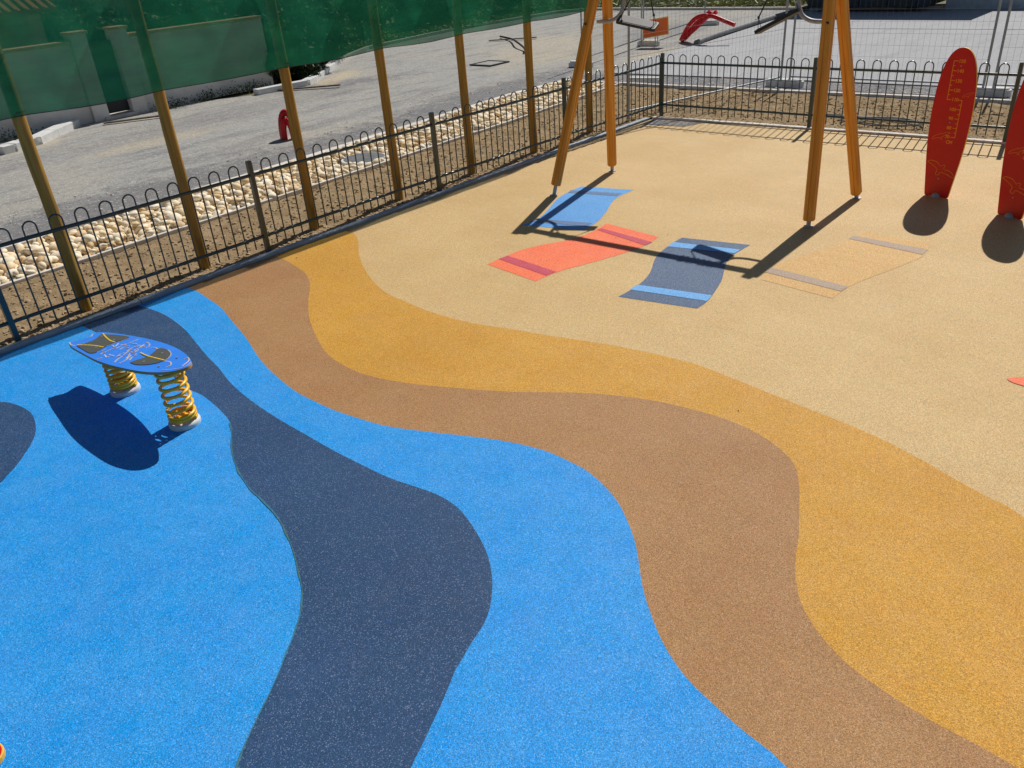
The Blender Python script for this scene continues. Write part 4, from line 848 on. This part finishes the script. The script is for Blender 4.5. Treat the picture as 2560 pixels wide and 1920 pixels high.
# boundary wall, gate, pillars
wx = -19.62
t = thing('boundary_wall', (wx, 8, 0), 'white rendered garden wall with terracotta coping seen below and through the net', 'wall')
for (ya, yb_) in ((-6, 7.75), (9.0, 12.55)):
    MB().box((0, (ya+yb_)/2-8, 0.78), (0.2, yb_-ya, 1.62)).build('wall_panel', 'wall', None).parent = t
    m = MB(); k = int((yb_-ya)/0.62)
    for i in range(k):
        y = ya+(i+0.5)*(yb_-ya)/k-8; m.box((0.0, y, 1.63), (0.32, (yb_-ya)/k-0.012, 0.06))
    m.build('coping', 'coping', None, bevel=0.008).parent = t
for y in (7.93, 8.84):
    m = MB(); m.box((0.03, y-8, 0.87), (0.34, 0.34, 1.8)); m.build('pillar', 'wall', None).parent = t
    MB().box((0.03, y-8, 1.80), (0.42, 0.42, 0.06)).build('pillar_cap', 'coping', None, bevel=0.008).parent = t
t = thing('garden_gate', (wx, 8.38, 0), 'dark metal gate between two pillars in the white garden wall', 'gate')
m = MB(); m.box((0, 0, 0.82), (0.05, 0.56, 1.5)); m.build('leaf_panel', 'gate', None).parent = t
MB().tube([(0.03, -0.2, 0.95), (0.08, -0.2, 0.95), (0.08, -0.12, 0.95)], 0.012, 8).build('handle', 'galv', None).parent = t
MB().box((0.0, 0, 0.0), (0.5, 0.8, 0.08)).build('threshold', 'kerbpale', None).parent = t

# house behind the wall
t = thing('house', (-24, 5.0, 0), 'low cream house with tiled porch roof behind the garden wall and the net', 'house')
MB().box((-1.5, -1.0, 1.5), (4.0, 15, 3.0)).build('wall', 'cream', None).parent = t
ra = Vector((2.7, 0, 2.30)); m = MB()
m.add([(2.75, -8.6, 2.28), (2.75, 3.4, 2.28), (-1.5, 3.4, 4.0), (-1.5, -8.6, 4.0), (2.75, -8.6, 2.18), (2.75, 3.4, 2.18), (-1.5, 3.4, 3.9), (-1.5, -8.6, 3.9)], [(0, 1, 2, 3), (7, 6, 5, 4), (0, 4, 5, 1), (1, 5, 6, 2), (2, 6, 7, 3), (3, 7, 4, 0)])
rf = m.build('roof', 'tile', None); rf.parent = t
m = MB()
for k in range(60): y = -8.5+k*0.2; m.tube([(2.8, y, 2.285), (-1.5, y, 4.01)], 0.035, 6)
m.build('tile_ridges', 'tile', None).parent = rf
for y in (-5.2, -1.9, 1.35, 2.9):
    MB().box((2.45, y, 1.1), (0.28, 0.28, 2.2)).build('porch_column', 'cream', None).parent = t
for y in (-3.6, 0.1):
    f_ = MB().box((0.53, y, 1.35), (0.06, 1.2, 1.3)).build('window', 'white', None); f_.parent = t
    MB().box((0.565, y, 1.35), (0.03, 1.05, 1.15)).build('pane', 'gate', None).parent = f_
    # shutters
    for s in (-1, 1): MB().box((0.56, y+s*0.88, 1.35), (0.05, 0.5, 1.3)).build('shutter', 'teal', f_ and None).parent = f_
for i, (x, y, r, h, mt, lb) in enumerate([
    (-20.9, 10.2, 0.9, 1.9, 'leafm', 'rounded green shrub rising over the wall just right of the gate pillar'),
    (-21.0, 11.9, 1.0, 2.2, 'leafd', 'dark shrub over the right end of the garden wall'),
    (-20.3, 13.4, 0.8, 1.3, 'leafd', 'dark low shrub in the kerbed bed past the end of the wall'),
    (-20.4, 14.6, 0.9, 1.2, 'leafd', 'low dark shrub nearest the pale curved kerb'),
    (-19.75, 12.75, 0.5, 0.9, 'leafd', 'small dark shrub against the end of the white wall'),
    (-19.55, 13.5, 0.55, 0.9, 'leafd', 'dark shrub spilling over the pale curved kerb under the net'),
    (-20.0, 14.1, 0.6, 1.0, 'leafd', 'dark shrub right behind the pale curved kerb, seen beside a netting pole'),
    (-21.2, 13.2, 0.9, 1.6, 'leafd', 'mid-sized dark shrub in the middle of the kerbed bed'),
    (-20.0, 12.2, 0.45, 0.7, 'leafd', 'little dark shrub hidden partly by the right end of the white wall'),
    (-21.8, 16.2, 1.1, 1.5, 'leafm', 'green shrub at the far end of the kerbed bed'),
    (-22.6, 13.9, 1.4, 2.6, 'leafd', 'tall dark shrub at the back of the kerbed bed'),
    (-23.4, 9.6, 1.5, 3.0, 'leafm', 'tall green shrub between the house and the kerbed bed'),
    (-24.5, 17.6, 1.6, 2.3, 'leafm', 'broad green shrub far back beyond the kerbed bed'),
    (-25.5, 12.4, 1.8, 3.4, 'leafd', 'tallest dark shrub behind the garden'),
    (-25.3, 20.6, 1.3, 1.9, 'leafm', 'green shrub on the verge left of the last netting poles'),
    (-25.6, 23.4, 1.2, 1.6, 'leafd', 'dark shrub on the far verge of the old road'),
    (-25.8, 26.2, 1.5, 2.1, 'leafm', 'green shrub on the verge near the far end of the net'),
    (-25.2, 29.3, 1.3, 1.8, 'leafd', 'dark shrub at the far corner of the verge'),
    (-27.9, 24.5, 1.8, 2.6, 'leafm', 'bigger green shrub behind the verge')]):
    shrub(x, y, r, h, lb, mt, int(1500+900*r*h), 20+i)
bigsheet('shrub_bed_ground', [(-19.7, 12.6), (-18.7, 12.95), (-19.0, 13.4), (-20.4, 15.0), (-21.3, 16.0), (-26, 21), (-34, 26), (-40, 30), (-40, 9), (-19.75, 9)], -0.02, 'shadesoil')

def hedge():
    def fn(q):
        y = q.uniform(-6, 34); return (-31+2.5*math.sin(y*0.3)+q.uniform(-1.6, 1.6), y, 4.2*q.random()**0.8*(0.8+0.25*math.sin(y*0.8)))
    o = leaves('hedgerow', 26000, fn, 0.2, 'leafm', None, 4); tag(o, 'continuous green hedgerow far behind the house', 'hedge', kind='stuff')
hedge(); weeds()
# grass on the bank beyond the far kerb
def bank():
    vs = []; fs = []
    for i in range(61):
        for j in range(25):
            x = -60+i*2.0; y = 30.55+(j/24)**1.5*45+0.03*(x+20)*0; z = -0.02+0.03*(y-30.5)+0.12*noise.noise(Vector((x*0.3, y*0.3, 0)))*min(1, (y-30.5)/2)
            if x > -8: y += 0.9; z += 0.62
            vs.append((x, y, z))
    for i in range(60):
        for j in range(24): a = i*25+j; fs.append((a, a+25, a+26, a+1))
    m = MB(); m.add(vs, fs); o = m.build('grass_bank', 'base', smooth=True); o['kind'] = 'structure'
bank()
def fn(q):
    x = q.uniform(-30, 4); y = 30.8+abs(q.gauss(0, 2.6)); z = 0.03+0.03*(y-30.5)
    if x > -8: y += 0.9; z += 0.6
    if abs(x+10.4) < 3.2: y += 2.4
    return (x, y, z+q.uniform(0, 0.16))
def fn2(q):
    y = q.uniform(16.5, 31); x = -22.4-min(1, max(0, (y-16.5)/4))*1.2-abs(q.gauss(0, 1.6)); return (x, y, q.uniform(-0.05, 0.14))
tag(leaves('verge_grass', 15000, fn2, 0.09, 'grassm', None, 19, -0.2), 'rough grass on the verge left of the old road, mostly seen through the net', 'grass', kind='stuff')
tag(leaves('grass', 30000, fn, 0.10, 'grassm', None, 9, -0.2), 'rough green and straw coloured grass beyond the far kerb', 'grass', kind='stuff')
